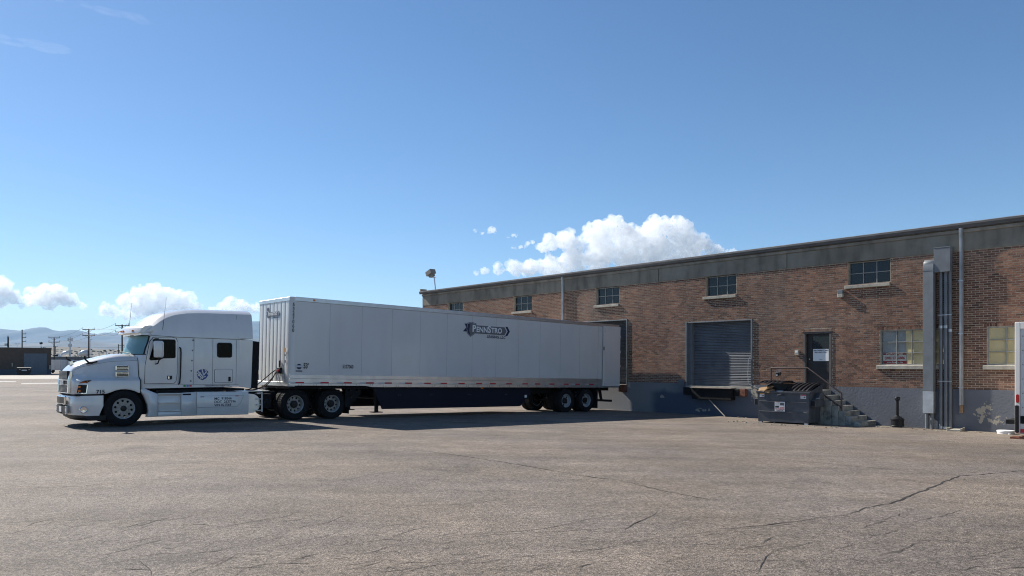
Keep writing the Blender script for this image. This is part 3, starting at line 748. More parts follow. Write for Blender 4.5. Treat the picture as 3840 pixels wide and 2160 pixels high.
mb = MB(); mb.lathe([(0, 0), (.22, 0), (.225, .01), (.225, .06), (.24, .065), (.24, .10), (.23, .108), (.06, .11), (0, .112)], 26, axis='z'); mb.obj('tub', M_WHITE, r)
mb = MB(); mb.box(-.09, -.02, -.30, -.24, .005, .03); mb.obj('handle', M_WHITE, r, bevel=.005)
rd = random.Random(21)
for i in range(70):
    t_ = rd.uniform(-16.5, -6.8); p = W(t_, rd.uniform(.2, 1.3 if t_ > -10.9 else .5), 0); p.z = gz(p.x, p.y) + .004
    if -15 < t_ < -10.9: p = W(t_, rd.uniform(2.6, 3.6), 0); p.z = gz(p.x, p.y) + .004
    s = MB(); k = rd.uniform(.015, .05); s.prismz([(k * rd.uniform(.5, 1) * math.cos(a), k * rd.uniform(.4, 1) * math.sin(a)) for a in (0, 1.1, 2.2, 3.3, 4.4, 5.4)], 0, rd.uniform(.01, .03))
    o = s.obj('rubble_chip', M_SILL if i % 3 else M_CARD, ground, p, smooth=False)

# dumpster
DA = math.atan2(-.70, .76)
r = empty('dumpster', (8.87, 26.9, gz(9.8, 26.6)), (0, 0, DA), 'dark grey steel dumpster with black lids in front of the stairs', 'dumpster')
Wd, Dd, Hf, Hb = 1.80, 1.25, 1.13, 1.40
def side_z(y): return Hf + (Hb - Hf) * y / Dd
mb = MB()
th = .03
mb.add([(0, 0, .06), (Wd, 0, .06), (Wd, Dd, .06), (0, Dd, .06), (-.03, 0, Hf), (Wd + .03, 0, Hf), (Wd + .03, Dd, Hb), (-.03, Dd, Hb)], [(0, 1, 5, 4), (1, 2, 6, 5), (2, 3, 7, 6), (3, 0, 4, 7), (0, 3, 2, 1)])
mb.add([(th, th, .1), (Wd - th, th, .1), (Wd - th, Dd - th, .1), (th, Dd - th, .1), (.0, th, Hf), (Wd, th, Hf), (Wd, Dd - th, Hb), (0, Dd - th, Hb)], [(0, 4, 5, 1), (1, 5, 6, 2), (2, 6, 7, 3), (3, 7, 4, 0), (0, 1, 2, 3)])
body = mb.obj('body', M_DUMP, r, smooth=False, fix=False)
mb = MB(); mb.box(-.06, Wd + .06, -.045, .03, Hf - .05, Hf + .012); mb.obj('front_rim', M_DUMP, r, bevel=.008)
for x in (-.06, Wd + .02):
    s = MB(); s.prismx([(-.045, Hf - .05), (-.045, Hf + .01), (Dd, Hb + .01), (Dd, Hb - .05)], x, x + .04); s.obj('side_rim', M_DUMP, r, bevel=.006)
for z in (.40, .76):
    s = MB(); s.prism([(.04, z), (Wd - .04, z), (Wd - .04, z + .035), (.04, z + .035)], -.022, 0); s.obj('rib', M_DUMP, body, bevel=.008)
for x in (-.2, Wd + .02):
    s = MB(); s.box(x, x + .18, .12, .95, .62, .86); o = s.obj('fork_pocket', M_DUMP, r, bevel=.008)
    s = MB(); s.box(x + .025, x + .155, .114, .1195, .645, .835); s.obj('pocket_mouth', M_DARK, o, smooth=False)
s = MB(); s.prismx([(.3, .862), (.95, .862), (.95, 1.1), (.62, 1.1)], Wd + .035, Wd + .19); s.obj('pocket_brace', M_DUMP, r, bevel=.006)
for x in (.02, Wd - .14):
    s = MB(); s.box(x, x + .12, .0, .1, 0, .06); s.obj('skid', M_GALV, r); s = MB(); s.box(x, x + .12, Dd - .12, Dd, 0, .06); s.obj('skid', M_CHASSIS, r)
def lid(x0, x1, lift, yaw):
    n = 18; root = MB(); L = Dd + .06
    def surf(y, k): return (Dd + .02 - y * math.cos(lift), Hb + .03 - y * math.sin(lift) + .05 * math.sin(math.pi * y / L) + k)
    prof = [surf(L * i / 10, 0) for i in range(11)] + [surf(L * i / 10, -.018) for i in range(10, -1, -1)]
    o = MB().prismx(prof, x0, x1).obj('lid', M_PLASTIC, r, sharp=40)
    m = 6
    for i in range(m):
        xa = x0 + (x1 - x0) * (i + .22) / m; xb = x0 + (x1 - x0) * (i + .72) / m
        pr = [surf(.05 + (L - .1) * j / 8, .001) for j in range(9)] + [surf(.05 + (L - .1) * j / 8, .032 if 0 < j < 8 else .002) for j in range(8, -1, -1)]
        s = MB(); s.prismx(pr, xa, xb); s.obj('lid_rib', M_PLASTIC, o, sharp=50, bevel=.004)
    return o
lid(Wd / 2 + .02, Wd + .02, math.atan2(Hb - Hf, Dd), 0)
lid(-.02, Wd / 2 - .02, math.atan2(.02, Dd) - .02, 0)
def sticker(x, y0, z, w, h, rows, name='sticker'):
    o = MB().box(x, x + w, y0 - .003, y0 - .001, z, z + h).obj(name, M_WHITE, r, smooth=False)
    for (fx0, fx1, fz0, fz1, mm) in rows:
        MB().box(x + w * fx0, x + w * fx1, y0 - .0045, y0 - .0032, z + h * fz0, z + h * fz1).obj('print', mm, o, smooth=False)
    return o
sticker(.06, 0, .93, .17, .13, [(.02, .98, .72, .98, M_ORANGE), (.1, .45, .1, .6, M_SILVERINK), (.55, .9, .15, .55, M_GREYINK)])
sticker(Wd - .27, 0, .91, .19, .14, [(.02, .98, .72, .98, M_REDINK), (.1, .45, .1, .6, M_SILVERINK), (.55, .9, .15, .55, M_GREYINK)])
st = sticker(.62, -.022, .44, .37, .34, [(.03, .5, .93, .99, M_ORANGE), (.05, .45, .62, .88, M_SILVERINK), (.52, .92, .62, .88, M_GREYINK), (.05, .42, .38, .55, M_BLACKINK), (.5, .95, .42, .46, M_REDINK), (.5, .95, .34, .38, M_REDINK)])
text('lettering', 'NO PARKING', .055, M_REDINK, r, (.805, -.028, .505), bold=.03, align='CENTER')
text('lettering', 'IN FRONT OF BIN', .03, M_BLACKINK, r, (.805, -.028, .462), bold=.02, align='CENTER')
text('lettering', 'R-2201', .10, M_BLACKINK, r, (.72, -.003, .99), bold=.02)
MB().prism([(0, 0), (.16, .05), (.16, .06), (0, .01)], 0, .12).obj('sticker', M_WHITE, r, (Wd + .06, .35, .875), smooth=False)
MD = r.matrix_basis.copy()
def on_dump(name, x, y, z, label, cat): return empty(name, MD @ Vector((x, y, z)), (0, 0, DA), label, cat)
for i, (x, y, z, rx, rz, lb) in enumerate(((.16, .22, 1.14, .35, .3, 'flattened cardboard box poking out under the open dumpster lid'), (.30, .12, 1.10, .15, -.4, 'small cardboard flap lying on the dumpster rim'))):
    o = on_dump('cardboard_box', x, y, z, lb, 'cardboard')
    s = MB(); s.obox((0, 0, .05), (.2, 0, .04 * (1 - i)), (0, .16, 0), (-.02, 0, .045)); s.obj('carton', M_CARD, o, bevel=.004)
    s = MB(); s.obox((.1, -.05, .12), (.16, 0, .09), (0, .14, 0), (-.006, 0, .01)); s.obj('flap', M_CARD, o)
    o.rotation_euler = (rx, 0, DA + rz)
o = on_dump('rubbish_bag', .72, .2, 1.06, 'grey plastic rubbish bag inside the open dumpster', 'bag')
s = MB(); rg = []
for i in range(9):
    a = math.pi * i / 8; rg.append([((.24 * math.sin(a) * (1 + rd.uniform(-.2, .2)) + .001) * math.cos(2 * math.pi * k / 12), (.2 * math.sin(a) * (1 + rd.uniform(-.2, .2)) + .001) * math.sin(2 * math.pi * k / 12), -.13 * math.cos(a)) for k in range(12)])
s.loft(rg); s.obj('bag', M_BAG, o, sharp=60)

# ------------------------------------------------------------------ wheels
def wheel_meshes():
    # axis along y, outer side towards -y
    R0 = .505
    tp = [(.295, -.125), (.33, -.140), (.40, -.150), (.455, -.146), (.488, -.128), (.500, -.112), (R0 - .012, -.09), (R0 - .012, .09), (.500, .112), (.488, .128), (.455, .146), (.40, .150), (.33, .140), (.295, .125), (.295, -.125)]
    t = MB(); t.lathe(tp, 44)
    for k in range(44):
        a = 2 * math.pi * (k + .5) / 44
        for y0, y1 in ((-.112, -.045), (-.035, .035), (.045, .112)):
            d = Vector((math.cos(a), 0, math.sin(a))); e = Vector((-math.sin(a), 0, math.cos(a)))
            t.obox(d * (R0 - .012) + Vector((0, (y0 + y1) / 2, 0)), e * .025, Vector((0, (y1 - y0) / 2, 0)), d * .014)
    tyre = t.mesh('tyre', sharp=35)
    band = MB().lathe([(.300, -.128), (.308, -.120), (.296, -.108), (.275, -.10), (.268, .10), (.296, .108), (.308, .120), (.300, .128)], 40).mesh('rim_band')
    return tyre, band
TYRE, BAND = wheel_meshes()
def disc_mesh(y, n=10, r_h=.034, r_c=.215):
    cu = bpy.data.curves.new('d', 'CURVE'); cu.dimensions = '2D'; cu.fill_mode = 'BOTH'; cu.extrude = .008
    for poly in [circ(0, 0, .274, 40)] + [circ(r_c * math.cos(2 * math.pi * i / n), r_c * math.sin(2 * math.pi * i / n), r_h, 12) for i in range(n)]:
        sp = cu.splines.new('POLY'); sp.points.add(len(poly) - 1); sp.use_cyclic_u = True
        for p, q in zip(sp.points, poly): p.co = (q[0], q[1], 0, 1)
    me = curve_mesh(cu, 'wheel'); me.transform(Matrix.Rotation(R(90), 4, 'X')); me.transform(Matrix.Translation((0, y, 0)))
    return me
DISC_F, DISC_R, DISC_T = disc_mesh(-.085), disc_mesh(.02), disc_mesh(.02, 5, .045, .195)
DRUM = MB().lathe([(0, .03), (.25, .03), (.25, .11)], 24).mesh('brake_drum')
HUB_F = MB().lathe([(0, -.125), (.05, -.125), (.07, -.118), (.082, -.10), (.085, -.07)], 20).mesh('hub')
HUB_R = MB().lathe([(0, -.10), (.055, -.10), (.06, -.085), (.10, -.08), (.105, -.05), (.118, -.045), (.12, .02)], 20).mesh('hub')
def nuts(y, r=.142, n=10):
    m = MB()
    for i in range(n):
        a = 2 * math.pi * i / n; m.cyl((r * math.cos(a), y, r * math.sin(a)), (r * math.cos(a), y - .035, r * math.sin(a)), .017, .013, n=6)
    return m.mesh('lug_nuts', smooth=False)
NUT_F, NUT_R = nuts(-.092), nuts(.012)
def wheel(parent, loc, kind, side, inner=False, yaw=0):
    d, h, nt = (DISC_F, HUB_F, NUT_F) if kind == 'steer' else (DISC_R, HUB_R, NUT_R) if kind == 'drive' else (DISC_T, HUB_R, NUT_R)
    rm = M_RIMWHITE if kind == 'trailer' else M_RIM
    w = link('wheel', d, rm, parent, loc, (0, random.uniform(0, 1), (0 if side < 0 else math.pi) + yaw))
    link('tyre', TYRE, M_RUBBER, w); link('rim_band', BAND, rm, w)
    if not inner:
        link('hub', h, M_HUB, w); link('lug_nuts', nt, M_RIM, w)
    link('brake_drum', DRUM, M_CHASSIS, w)
    return w

# ------------------------------------------------------------------ the semi-trailer
TA = math.atan2(.6661, .7459)
TC = Vector((-7.12, 23.9, 0)) + Vector((-.6661, .7459, 0)) * 1.275
TS = .988
tr = empty('semi_trailer', (TC.x * TS, TC.y * TS, EYE - (EYE - 1.01) * TS), (0, .0218, TA), 'long white box trailer backed up to the loading dock', 'trailer')
tr.scale = (TS, TS, TS)
LEN, HW, HT = 16.18, 1.275, 2.90
RZ = .40                       # top of the bottom rail
mb = MB(); mb.box(.06, LEN - .05, -HW + .03, HW - .03, .06, HT - .02); mb.obj('box_core', M_TRAILER, tr, smooth=False)
mb = MB(); mb.box(.03, LEN - .02, -HW + .01, HW - .01, HT - .018, HT + .004); mb.obj('roof', M_ALU, tr, smooth=False)
pw = (LEN - .55 - .16) / 12.75
x = .17; k = 0
rt = random.Random(8)
while x < LEN - .35:
    e = min(x + pw, LEN - .33)
    for sd in (-1, 1):
        s = MB(); n = 6; y = sd * (HW - .002)
        # slightly oil-canned sheet
        nx, nzv = 17, 9; vs = []; fs = []
        for j in range(nzv):
            for i in range(nx):
                px = x + .001 + (e - x - .002) * i / (nx - 1); pz = RZ - .01 + (HT - .13 - RZ + .01) * j / (nzv - 1)
                vs.append((px, y - sd * (.0022 + math.sin(math.pi * i / (nx - 1)) ** 2 * (.0016 * math.sin(px * 15.4) * max(0, 1 - pz / 2.2) * max(.25, 1 - px / 7) + .002 * MN.noise(Vector((px * 1.7, sd, pz * .9))))), pz))
        for j in range(nzv - 1):
            for i in range(nx - 1): fs.append((j * nx + i, j * nx + i + 1, (j + 1) * nx + i + 1, (j + 1) * nx + i))
        s.add(vs, fs)
        me_ = s.mesh('side_panel', fix=False, sharp=60)
        if sd > 0: me_.flip_normals()
        link('side_panel', me_, M_TRAILER, tr)
    s = MB(); s.box(e - .0007, e + .0007, -HW + .0005, -HW + .006, RZ, HT - .13)
    s.obj('panel_seam', M_GREYINK, tr, smooth=False)
    x = e; k += 1
for sd in (-1, 1):
    y0, y1 = (-HW - .012, -HW + .03) if sd < 0 else (HW - .03, HW + .012)
    s = MB(); s.box(.12, LEN, y0, y1, HT - .13, HT + .01); s.obj('top_rail', M_ALU, tr, bevel=.01)
    s = MB()
    s.prism([(.0, .045), (2.75, .045), (3.05, 0), (LEN, 0), (LEN, .115), (0, .115)], y0 - .004 if sd < 0 else y0, y1 if sd < 0 else y1 + .004)
    s.prism([(.0, .118), (LEN - .03, .118), (LEN - .03, .27), (0, .27)], y0, y1); s.prism([(.0, .273), (LEN - .03, .273), (LEN - .03, RZ), (0, RZ)], y0 + (.004 if sd < 0 else 0), y1 - (.004 if sd > 0 else 0))
    s.obj('bottom_rail', M_ALU, tr, bevel=.004)
    s = MB(); s.prismz([(0.17, sd * (HW + .006)), (.10, sd * (HW + .004)), (.03, sd * (HW - .05)), (0, sd * (HW - .12)), (.05, sd * (HW - .12)), (.17, sd * (HW - .06))], .02, HT + .005); s.obj('corner_post', M_TRAILER, tr, sharp=60)
# front wall: ribbed sheets
for i in range(8):
    y0 = -HW + .13 + i * (2 * HW - .26) / 8; y1 = y0 + (2 * HW - .26) / 8; c = (y0 + y1) / 2
    s = MB(); s.prismz([(.016, y0 + .001), (.004, y0 + .02), (.0, y0 + .04), (.004, c), (.0, y1 - .04), (.004, y1 - .02), (.016, y1 - .001), (.05, y1 - .001), (.05, y0 + .001)], .16, HT - .12); s.obj('front_panel', M_TRAILER, tr, sharp=60)
s = MB(); s.box(-.012, .06, -HW + .1, HW - .1, HT - .12, HT + .005); s.obj('front_top_rail', M_ALU, tr, bevel=.006)
s = MB(); s.box(-.012, .06, -HW + .1, HW - .1, .02, .16); s.obj('front_bottom_rail', M_ALU, tr, bevel=.006)
# rear frame and doors folded open against the sides
mb = MB(); mb.box(LEN - .33, LEN, -HW - .006, -HW + .1, .118, HT + .005); mb.box(LEN - .33, LEN, HW - .1, HW + .006, .118, HT + .005); mb.box(LEN - .05, LEN + .002, -HW + .1, HW - .1, HT - .2, HT + .004)
mb.obj('rear_frame', M_ALU, tr, bevel=.004, smooth=False)
for sd in (-1, 1):
    s = MB(); ya, yb = sd * (HW + .085), sd * (HW + .035)
    s.box(LEN - 1.17, LEN - .01, min(ya, yb), max(ya, yb), .07, HT - .09); d = s.obj('rear_door', M_TRAILER, tr, bevel=.006)
    if sd < 0:
        for z in (.12, .18, .95, 1.75, 2.55, 2.62):
            for x in ((LEN - 1.10, LEN - 1.05) if z in (.12, .18, 2.55, 2.62) else (LEN - .06,)):
                s = MB(); s.cyl((x, ya, z), (x, ya - .006, z), .011, n=8); s.obj('bolt', M_GREYINK, d)
        s = MB(); s.box(LEN - 1.19, LEN - 1.12, -HW - .10, -HW - .084, 1.7, 1.86); s.obj('latch', M_GREYINK, d)
        for z in (.3, .95, 1.6, 2.3):
            s = MB(); s.box(LEN - .03, LEN + .012, -HW - .10, -HW + .02, z, z + .1); s.obj('hinge', M_ALU, d)
# conspicuity tape
tp = [.34, 1.22, 2.08, 2.94, 3.68, 4.53, 5.37, 6.11, 6.95, 7.82, 8.52, 9.37, 10.26, 10.97, 11.81, 12.68, 13.4, 14.29]
for i, x in enumerate(tp):
    s = MB(); s.box(x - .15, x + .15, -HW - .0155, -HW - .0135, .125, .17); s.obj('red_tape', M_TAPERED, tr, smooth=False)
    s = MB(); s.box(x - .40, x - .152, -HW - .0155, -HW - .0135, .125, .17); s.obj('white_tape', M_TAPEWHITE, tr, smooth=False)
for i in range(30):
    x = .3 + i * .53
    s = MB()
    for dx in (0, .09):
        for z in (.03, .075): s.cyl((x + dx, -HW - .016, z + (.02 if x < 3 else 0)), (x + dx, -HW - .022, z + (.02 if x < 3 else 0)), .011, n=6)
    s.obj('rivet_group', M_GREYINK, tr, smooth=False)
s = MB(); s.box(7.9, 8.02, -HW - .03, -HW - .016, -.05, .01); s.obj('side_marker', M_AMBER, tr, bevel=.006)
s = MB(); s.box(.75, .83, -HW - .022, -HW - .012, HT - .09, HT - .03); s.obj('side_marker', M_AMBER, tr, bevel=.006)
# lettering
YL = -HW - .0045
for i, ch in enumerate('5327060'): text('lettering', ch, .155, M_BLACKINK, tr, (.045, -HW - .0085, 2.60 - i * .138), bold=.02, align='LEFT', sx=.95)
text('lettering', "53'", .235, M_BLACKINK, tr, (.46, YL, .61), bold=.03, sx=.65)
text('lettering', '5327060', .175, M_BLACKINK, tr, (1.87, YL, .635), bold=.005, sx=.68)
s = MB(); s.prism(circ(.31, .66, .09, 18), YL, YL + .002); o = s.obj('round_badge', M_NAVY, tr, smooth=False)
s = MB(); s.prism([(.18, .64), (.44, .64), (.44, .70), (.18, .70)], YL - .002, YL - .0005); s.obj('badge_bar', M_SILVERINK, o, smooth=False)
s = MB(); s.prism([(.2, .50), (.42, .50), (.42, .535), (.2, .535)], YL, YL + .002); s.obj('small_label', M_NAVY, tr, smooth=False)
def pl_side(x, z, o): return (x, -HW - .0045 - o, z)
def pl_front(x, z, o): return (-.0135 - o, -x, z)
M_BANNER = mat('banner_grey', (.14, .14, .145), .4, var=.05)
def company_logo(ox, oz, k, place, front):
    rot_t = (R(90), 0, R(-90)) if front else (R(90), 0, 0)
    rot_s = (0, 0, R(-90)) if front else (0, 0, 0)
    def P(poly, m, lay, band=False):
        s = MB(); s.prism([(x * k, (z + (.08 if band else 0)) * k * .67) for x, z in poly], -.0012, .0); link('logo_shape', s.mesh('logo_shape', smooth=False), m, tr, place(ox, oz, .0016 * lay), rot_s)
    P([(.0, .14), (.42, .14), (.42, .60), (.07, .60), (.16, .38)], M_NAVY, 0, True)
    P([(.38, .04), (2.22, .04), (2.34, .30), (2.22, .56), (.38, .56)], M_SILVERINK, 0, True)
    P([(.38, .06), (2.13, .06), (2.24, .30), (2.13, .54), (.38, .54)], M_BANNER, 1, True)
    P([(2.17, .02), (2.29, .02), (2.42, .30), (2.29, .58), (2.17, .58), (2.30, .30)], M_NAVY, 1, True)
    sh = [(.20, .72), (.42, .80), (.66, .72), (.66, .34), (.56, .08), (.36, -.08), (.22, .10), (.16, .36)]
    c = (.42, .36); sc = lambda q: [(c[0] + (x - c[0]) * q, c[1] + (z - c[1]) * q) for x, z in sh]
    P(sh, M_NAVY, 2); P(sc(.93), M_SILVERINK, 3); P(sc(.88), M_NAVY, 4)
    P([(.36, .73), (.46, .74), (.61, .68), (.61, .34), (.53, .10), (.36, -.01), (.30, .3)], M_BANNER, 5)
    cx_ = .45
    for body, sz in (('P', .37), ('ENN', .29), ('S', .37), ('TRO', .29)):
        o = text('lettering', body, sz * k, M_WHITE, tr, place(ox + cx_ * k, oz + .16 * k, .0016 * 7 + .001), rot_t, bold=.03, sx=.98, ext=.0005)
        cx_ += max(v.co.x for v in o.data.vertices) * .98 / k + .012
    text('lettering', 'LEASING, LLC', .15 * k, M_NAVY, tr, place(ox + 1.2 * k, oz - .05 * k, .0016 * 1 + .001), rot_t, bold=.02, sx=1.08, shear=.15, ext=.0005)
company_logo(6.98, 2.0, .99, pl_side, False)
company_logo(-.60, 2.29, .44, pl_front, True)
s = MB(); s.prismx(circ(.45, 2.58, .065, 16), -.016, -.0135); s.obj('round_badge', M_NAVY, tr, smooth=False)
for (y, z, w, h, m) in ((-.98, 1.12, .1, .14, M_ORANGE), (-1.1, 1.12, .09, .14, M_WHITE), (-.98, 1.0, .09, .05, M_GREYINK), (-1.0, .78, .09, .08, M_GREYINK)):
    s = MB(); s.box(-.016, -.0135, y, y + w, z, z + h); s.obj('front_label', m, tr, smooth=False)
s = MB(); s.prism([(-.02, .17), (-.20, .17), (-.02, .75)], -.92, -.55); s.obj('hose_bracket', M_TRAILER, tr, bevel=.006) if False else None
s = MB(); s.box(-.09, -.014, -.72, -.50, .42, .62); s.obj('hose_connector', M_CHASSIS, tr, bevel=.015)
s = MB(); s.box(-.05, -.014, -.60, -.54, .62, .86); s.obj('hose_connector', M_CHASSIS, tr, bevel=.01)
for y, m in ((-.66, M_REDINK), (-.56, M_GALV)):
    s = MB(); s.cyl((-.09, y, .52), (-.15, y, .52), .035, n=10); s.obj('gladhand', m, tr)
s = MB(); s.prismx([(-.95, .17), (-.72, .17), (-.72, .78)], -.02, -.0135); s.obj('corner_gusset', M_ALU, tr, smooth=False)
# underbody
mb = MB(); mb.box(.1, 3.0, -1.1, 1.1, -.06, .06); mb.obj('coupler_plate', M_CHASSIS, tr, smooth=False)
for i in range(26):
    s = MB(); s.box(3.1 + i * .48, 3.16 + i * .48, -1.2, 1.2, -.06, .06); s.obj('cross_member', M_CHASSIS, tr, smooth=False)
# landing gear with pierced brace plates
for sd in (-1, 1):
    y = sd * .98
    s = MB(); s.box(3.32, 3.48, y - .08, y + .08, -.55, .02); s.box(3.345, 3.455, y - .055, y + .055, -.87, -.55); lg = s.obj('landing_leg', M_CHASSIS, tr, bevel=.01)
    s = MB(); s.box(3.22, 3.58, y - .16, y + .16, -.90, -.87); s.obj('foot', M_CHASSIS, lg, bevel=.006)
    plate('brace_plate', [(2.15, 0), (2.75, 0), (2.75, -.24), (2.3, -.70), (2.15, -.70)], [circ(2.28, -.1, .045), circ(2.58, -.1, .045), circ(2.38, -.32, .045)], .02, M_CHASSIS, tr, (0, sd * 1.0, 0), (R(90), 0, 0))
s = MB(); s.tube([(3.4, -.9, -.4), (3.4, .9, -.4)], .03); s.obj('cross_shaft', M_CHASSIS, tr)
for sd in (-1, 1):
    s = MB(); s.prism([(3.14, -.02), (10.68, -.02), (10.68, -.30), (10.12, -.775), (3.52, -.775)], sd * 1.15 - .01, sd * 1.15 + .01); sk = s.obj('side_skirt', M_SKIRT, tr, bevel=.003)
    if sd < 0:
        for x in (4.2, 5.6, 7.4, 9.3):
            for dx in (0, .07): s = MB(); s.cyl((x + dx, -1.16, -.28), (x + dx, -1.168, -.28), .012, n=6); s.obj('bolt', M_GREYINK, sk)
        s = MB(); s.box(10.35, 10.47, -1.17, -1.161, -.42, -.31); s.obj('label', M_WHITE, sk, smooth=False)
# bogie
mb = MB()
for sd in (-1, 1): mb.box(11.0, 15.2, sd * .48 - .05, sd * .48 + .05, -.28, -.06)
for x in (11.2, 12.1, 13.4, 14.8): mb.box(x, x + .1, -.43, .43, -.25, -.10)
mb.obj('slider_frame', M_CHASSIS, tr, smooth=False)
for ax in (12.78, 14.06):
    s = MB(); s.cyl((ax, -1.05, -.57), (ax, 1.05, -.57), .065, n=12); s.obj('axle', M_CHASSIS, tr)
    for sd in (-1, 1):
        s = MB(); s.tube([(ax - .55, sd * .48, -.30), (ax - .25, sd * .48, -.55), (ax + .2, sd * .48, -.52)], .06, 6); s.obj('trailing_arm', M_CHASSIS, tr)
        s = MB(); s.cyl((ax + .28, sd * .48, -.5), (ax + .28, sd * .48, -.28), .12, n=14); s.obj('air_spring', M_CHASSIS, tr)
        wheel(tr, (ax, sd * (HW - .18), -.57), 'trailer', sd); wheel(tr, (ax, sd * (HW - .52), -.57), 'trailer', sd, True)
s = MB(); s.cyl((11.5, -.3, -.45), (11.5, .5, -.45), .13, n=14); s.obj('air_tank', M_CHASSIS, tr)
for sd in (-1, 1):
    s = MB(); s.box(14.78, 14.80, sd * .93 - .3, sd * .93 + .3, -.93, -.06); s.obj('mud_flap', M_RUBBER, tr, smooth=False)
    s = MB(); s.prism([(15.55, 0), (15.72, 0), (15.86, -.58), (15.76, -.58)], sd * .55 - .04, sd * .55 + .04); s.obj('guard_upright', M_CHASSIS, tr)
    s = MB(); s.box(15.2, LEN, sd * .6 - .06, sd * .6 + .06, -.15, 0); s.obj('rear_sill_beam', M_CHASSIS, tr)
s = MB(); s.box(15.74, 15.86, -1.17, 1.17, -.66, -.56); s.obj('rear_guard', M_CHASSIS, tr, bevel=.006)

# ------------------------------------------------------------------ the tractor
KA = R(41)
KO = Vector((-.519 * 21.0, 21.0, 0)) + Vector((-math.sin(KA), math.cos(KA), 0)) * 1.25
tk = empty('semi_truck', (KO.x * .99, KO.y * .99, 0), (0, 0, KA), 'white sleeper cab truck coupled to the long white trailer', 'truck')
tk.scale = (.99, .99, .99)
# hood: cross-sections along s
ZTOP = [(-1.30, 1.56), (-1.24, 1.66), (-1.17, 1.73), (-1.0, 1.80), (-.79, 1.87), (-.28, 2.01), (-.04, 2.055), (.13, 2.065), (.42, 2.06)]
ZCR = [(-1.30, 1.50), (-1.24, 1.56), (-1.17, 1.60), (-.99, 1.68), (-.67, 1.75), (-.29, 1.83), (.42, 1.87)]
WT = [(-1.30, .60), (-1.0, .68), (-.5, .76), (.42, .90)]
WF = [(-1.30, .84), (-1.24, .95), (-1.15, 1.05), (-1.0, 1.12), (-.7, 1.165), (-.3, 1.185), (.42, 1.19)]
def arch(s):
    return .49 + .60 * math.sqrt(max(0, 1 - (s / .66) ** 2)) if abs(s) < .66 else .49
def hood_bottom(s): return max(.93, arch(s) - .04 if abs(s) < .66 else 0)
rings = []
hs = [-1.30, -1.27, -1.24, -1.2, -1.15, -1.08, -1.0, -.9, -.79, -.66, -.56, -.45, -.33, -.2, -.08, .05, .17, .28, .38, .42]
for s_ in hs:
    zt, zc, wt, wf = lerp(ZTOP, s_), lerp(ZCR, s_), lerp(WT, s_), lerp(WF, s_)
    zb = hood_bottom(s_); zf = min(1.33, zc - .12)
    half = [(0, zt), (wt * .45, zt - .004), (wt * .8, zt - .035), (wt * .97, zt - .5 * (zt - zc)), (wt * 1.04, zc), (wt * 1.05, zc - .02), (wt * 1.05 + .06 * (wf - wt), zc - .5 * (zc - zf)), (wt + .45 * (wf - wt), zf + .06), (wt + .70 * (wf - wt), zf + .012), (wf - .045, zf - .01), (wf - .012, zf - .04), (wf, max(zb + .02, zf - .12)), (wf, zb + .01), (wf - .01, zb)]
    rings.append([(s_, -y, z) for y, z in half[::-1]] + [(s_, y, z) for y, z in half[1:]])
mb = MB(); mb.loft(rings, closed=False, caps=False); n = len(rings[0])
mb.f.append(tuple(range(n)))
hood = mb.obj('hood', M_TRUCK, tk, sharp=38, fix=True)
s = MB(); s.tube([(x + .012, y * 1.003, z + .002) for x, y, z in rings[-1]], .011, 6); s.obj('hood_gap_seal', M_DARK, hood)
for idx in (9, len(rings[0]) - 10):
    s = MB(); s.tube([(r_[idx][0], r_[idx][1] * 1.004, r_[idx][2]) for r_ in rings[3:]], .0045, 4); s.obj('hood_crease', M_GREYINK, hood)
for zz, s0, s1 in ((1.58, -.17, .18), (1.40, -.18, .17)):        # side vents
    def hy(z, s): return -(lerp(WT, s) * 1.05 + .03 + .25 * max(0, (1.80 - z)) * .35)
    y = -.985 if zz > 1.5 else -1.035
    s = MB(); s.box(s0, s1, y - .012, y + .06, zz, zz + .145); v = s.obj('side_vent', M_CHROME, hood, bevel=.012)
    for k in range(3):
        s = MB(); s.box(s0 + .03, s1 - .02, y - .015, y - .012, zz + .018 + k * .038, zz + .047 + k * .038); s.obj('vent_slot', M_DARK, v, smooth=False)
text('lettering', '715', .145, M_NAVY, tk, (-.70, -1.1935, .945), (R(90), 0, R(-1)), bold=.02, sx=1.0, ext=.004)
# headlights
for sd in (-1, 1):
    yo = sd
    s = MB()
    pl = [(-1.235, .96), (-.95, .955), (-.90, 1.19), (-1.20, 1.21)]
    def hw(s_): return lerp(WF, s_)
    def lay(poly, d):     # a plate that follows the flank in plan
        a = [(x, sd * (hw(x) + d), z) for x, z in poly]; b = [(x, sd * (hw(x) - .06), z) for x, z in poly]
        m_ = MB(); k = len(poly); m_.add(a + b, [tuple(range(k)), tuple(range(2 * k - 1, k - 1, -1))] + [(i, (i + 1) % k, (i + 1) % k + k, i + k) for i in range(k)]); return m_
    h = lay([(-1.215, .955), (-1.08, .95), (-.93, .95), (-.885, 1.2), (-1.05, 1.21), (-1.17, 1.215)], .010).obj('headlight', M_CHROME, tk, smooth=False)
    lay([(-1.195, .975), (-1.08, .97), (-.95, .97), (-.92, 1.185), (-1.05, 1.19), (-1.155, 1.195)], .014).obj('lens', M_CABGLASS if False else M_PLASTIC, h, smooth=False)
    for z in (1.0, 1.11): lay([(-1.165, z), (-1.10, z), (-1.10, z + .05), (-1.165, z + .05)], .018).obj('led_bar', M_AMBER, h, smooth=False)
    t_ = lay([(-1.15, 1.235), (-.92, 1.24), (-.80, 1.315), (-.86, 1.315), (-.99, 1.31)], .012).obj('turn_signal', M_PLASTIC, tk, smooth=False)
    lay([(-1.12, 1.24), (-.95, 1.245), (-.87, 1.30), (-.99, 1.30)], .017).obj('lens', M_AMBER, t_, smooth=False)
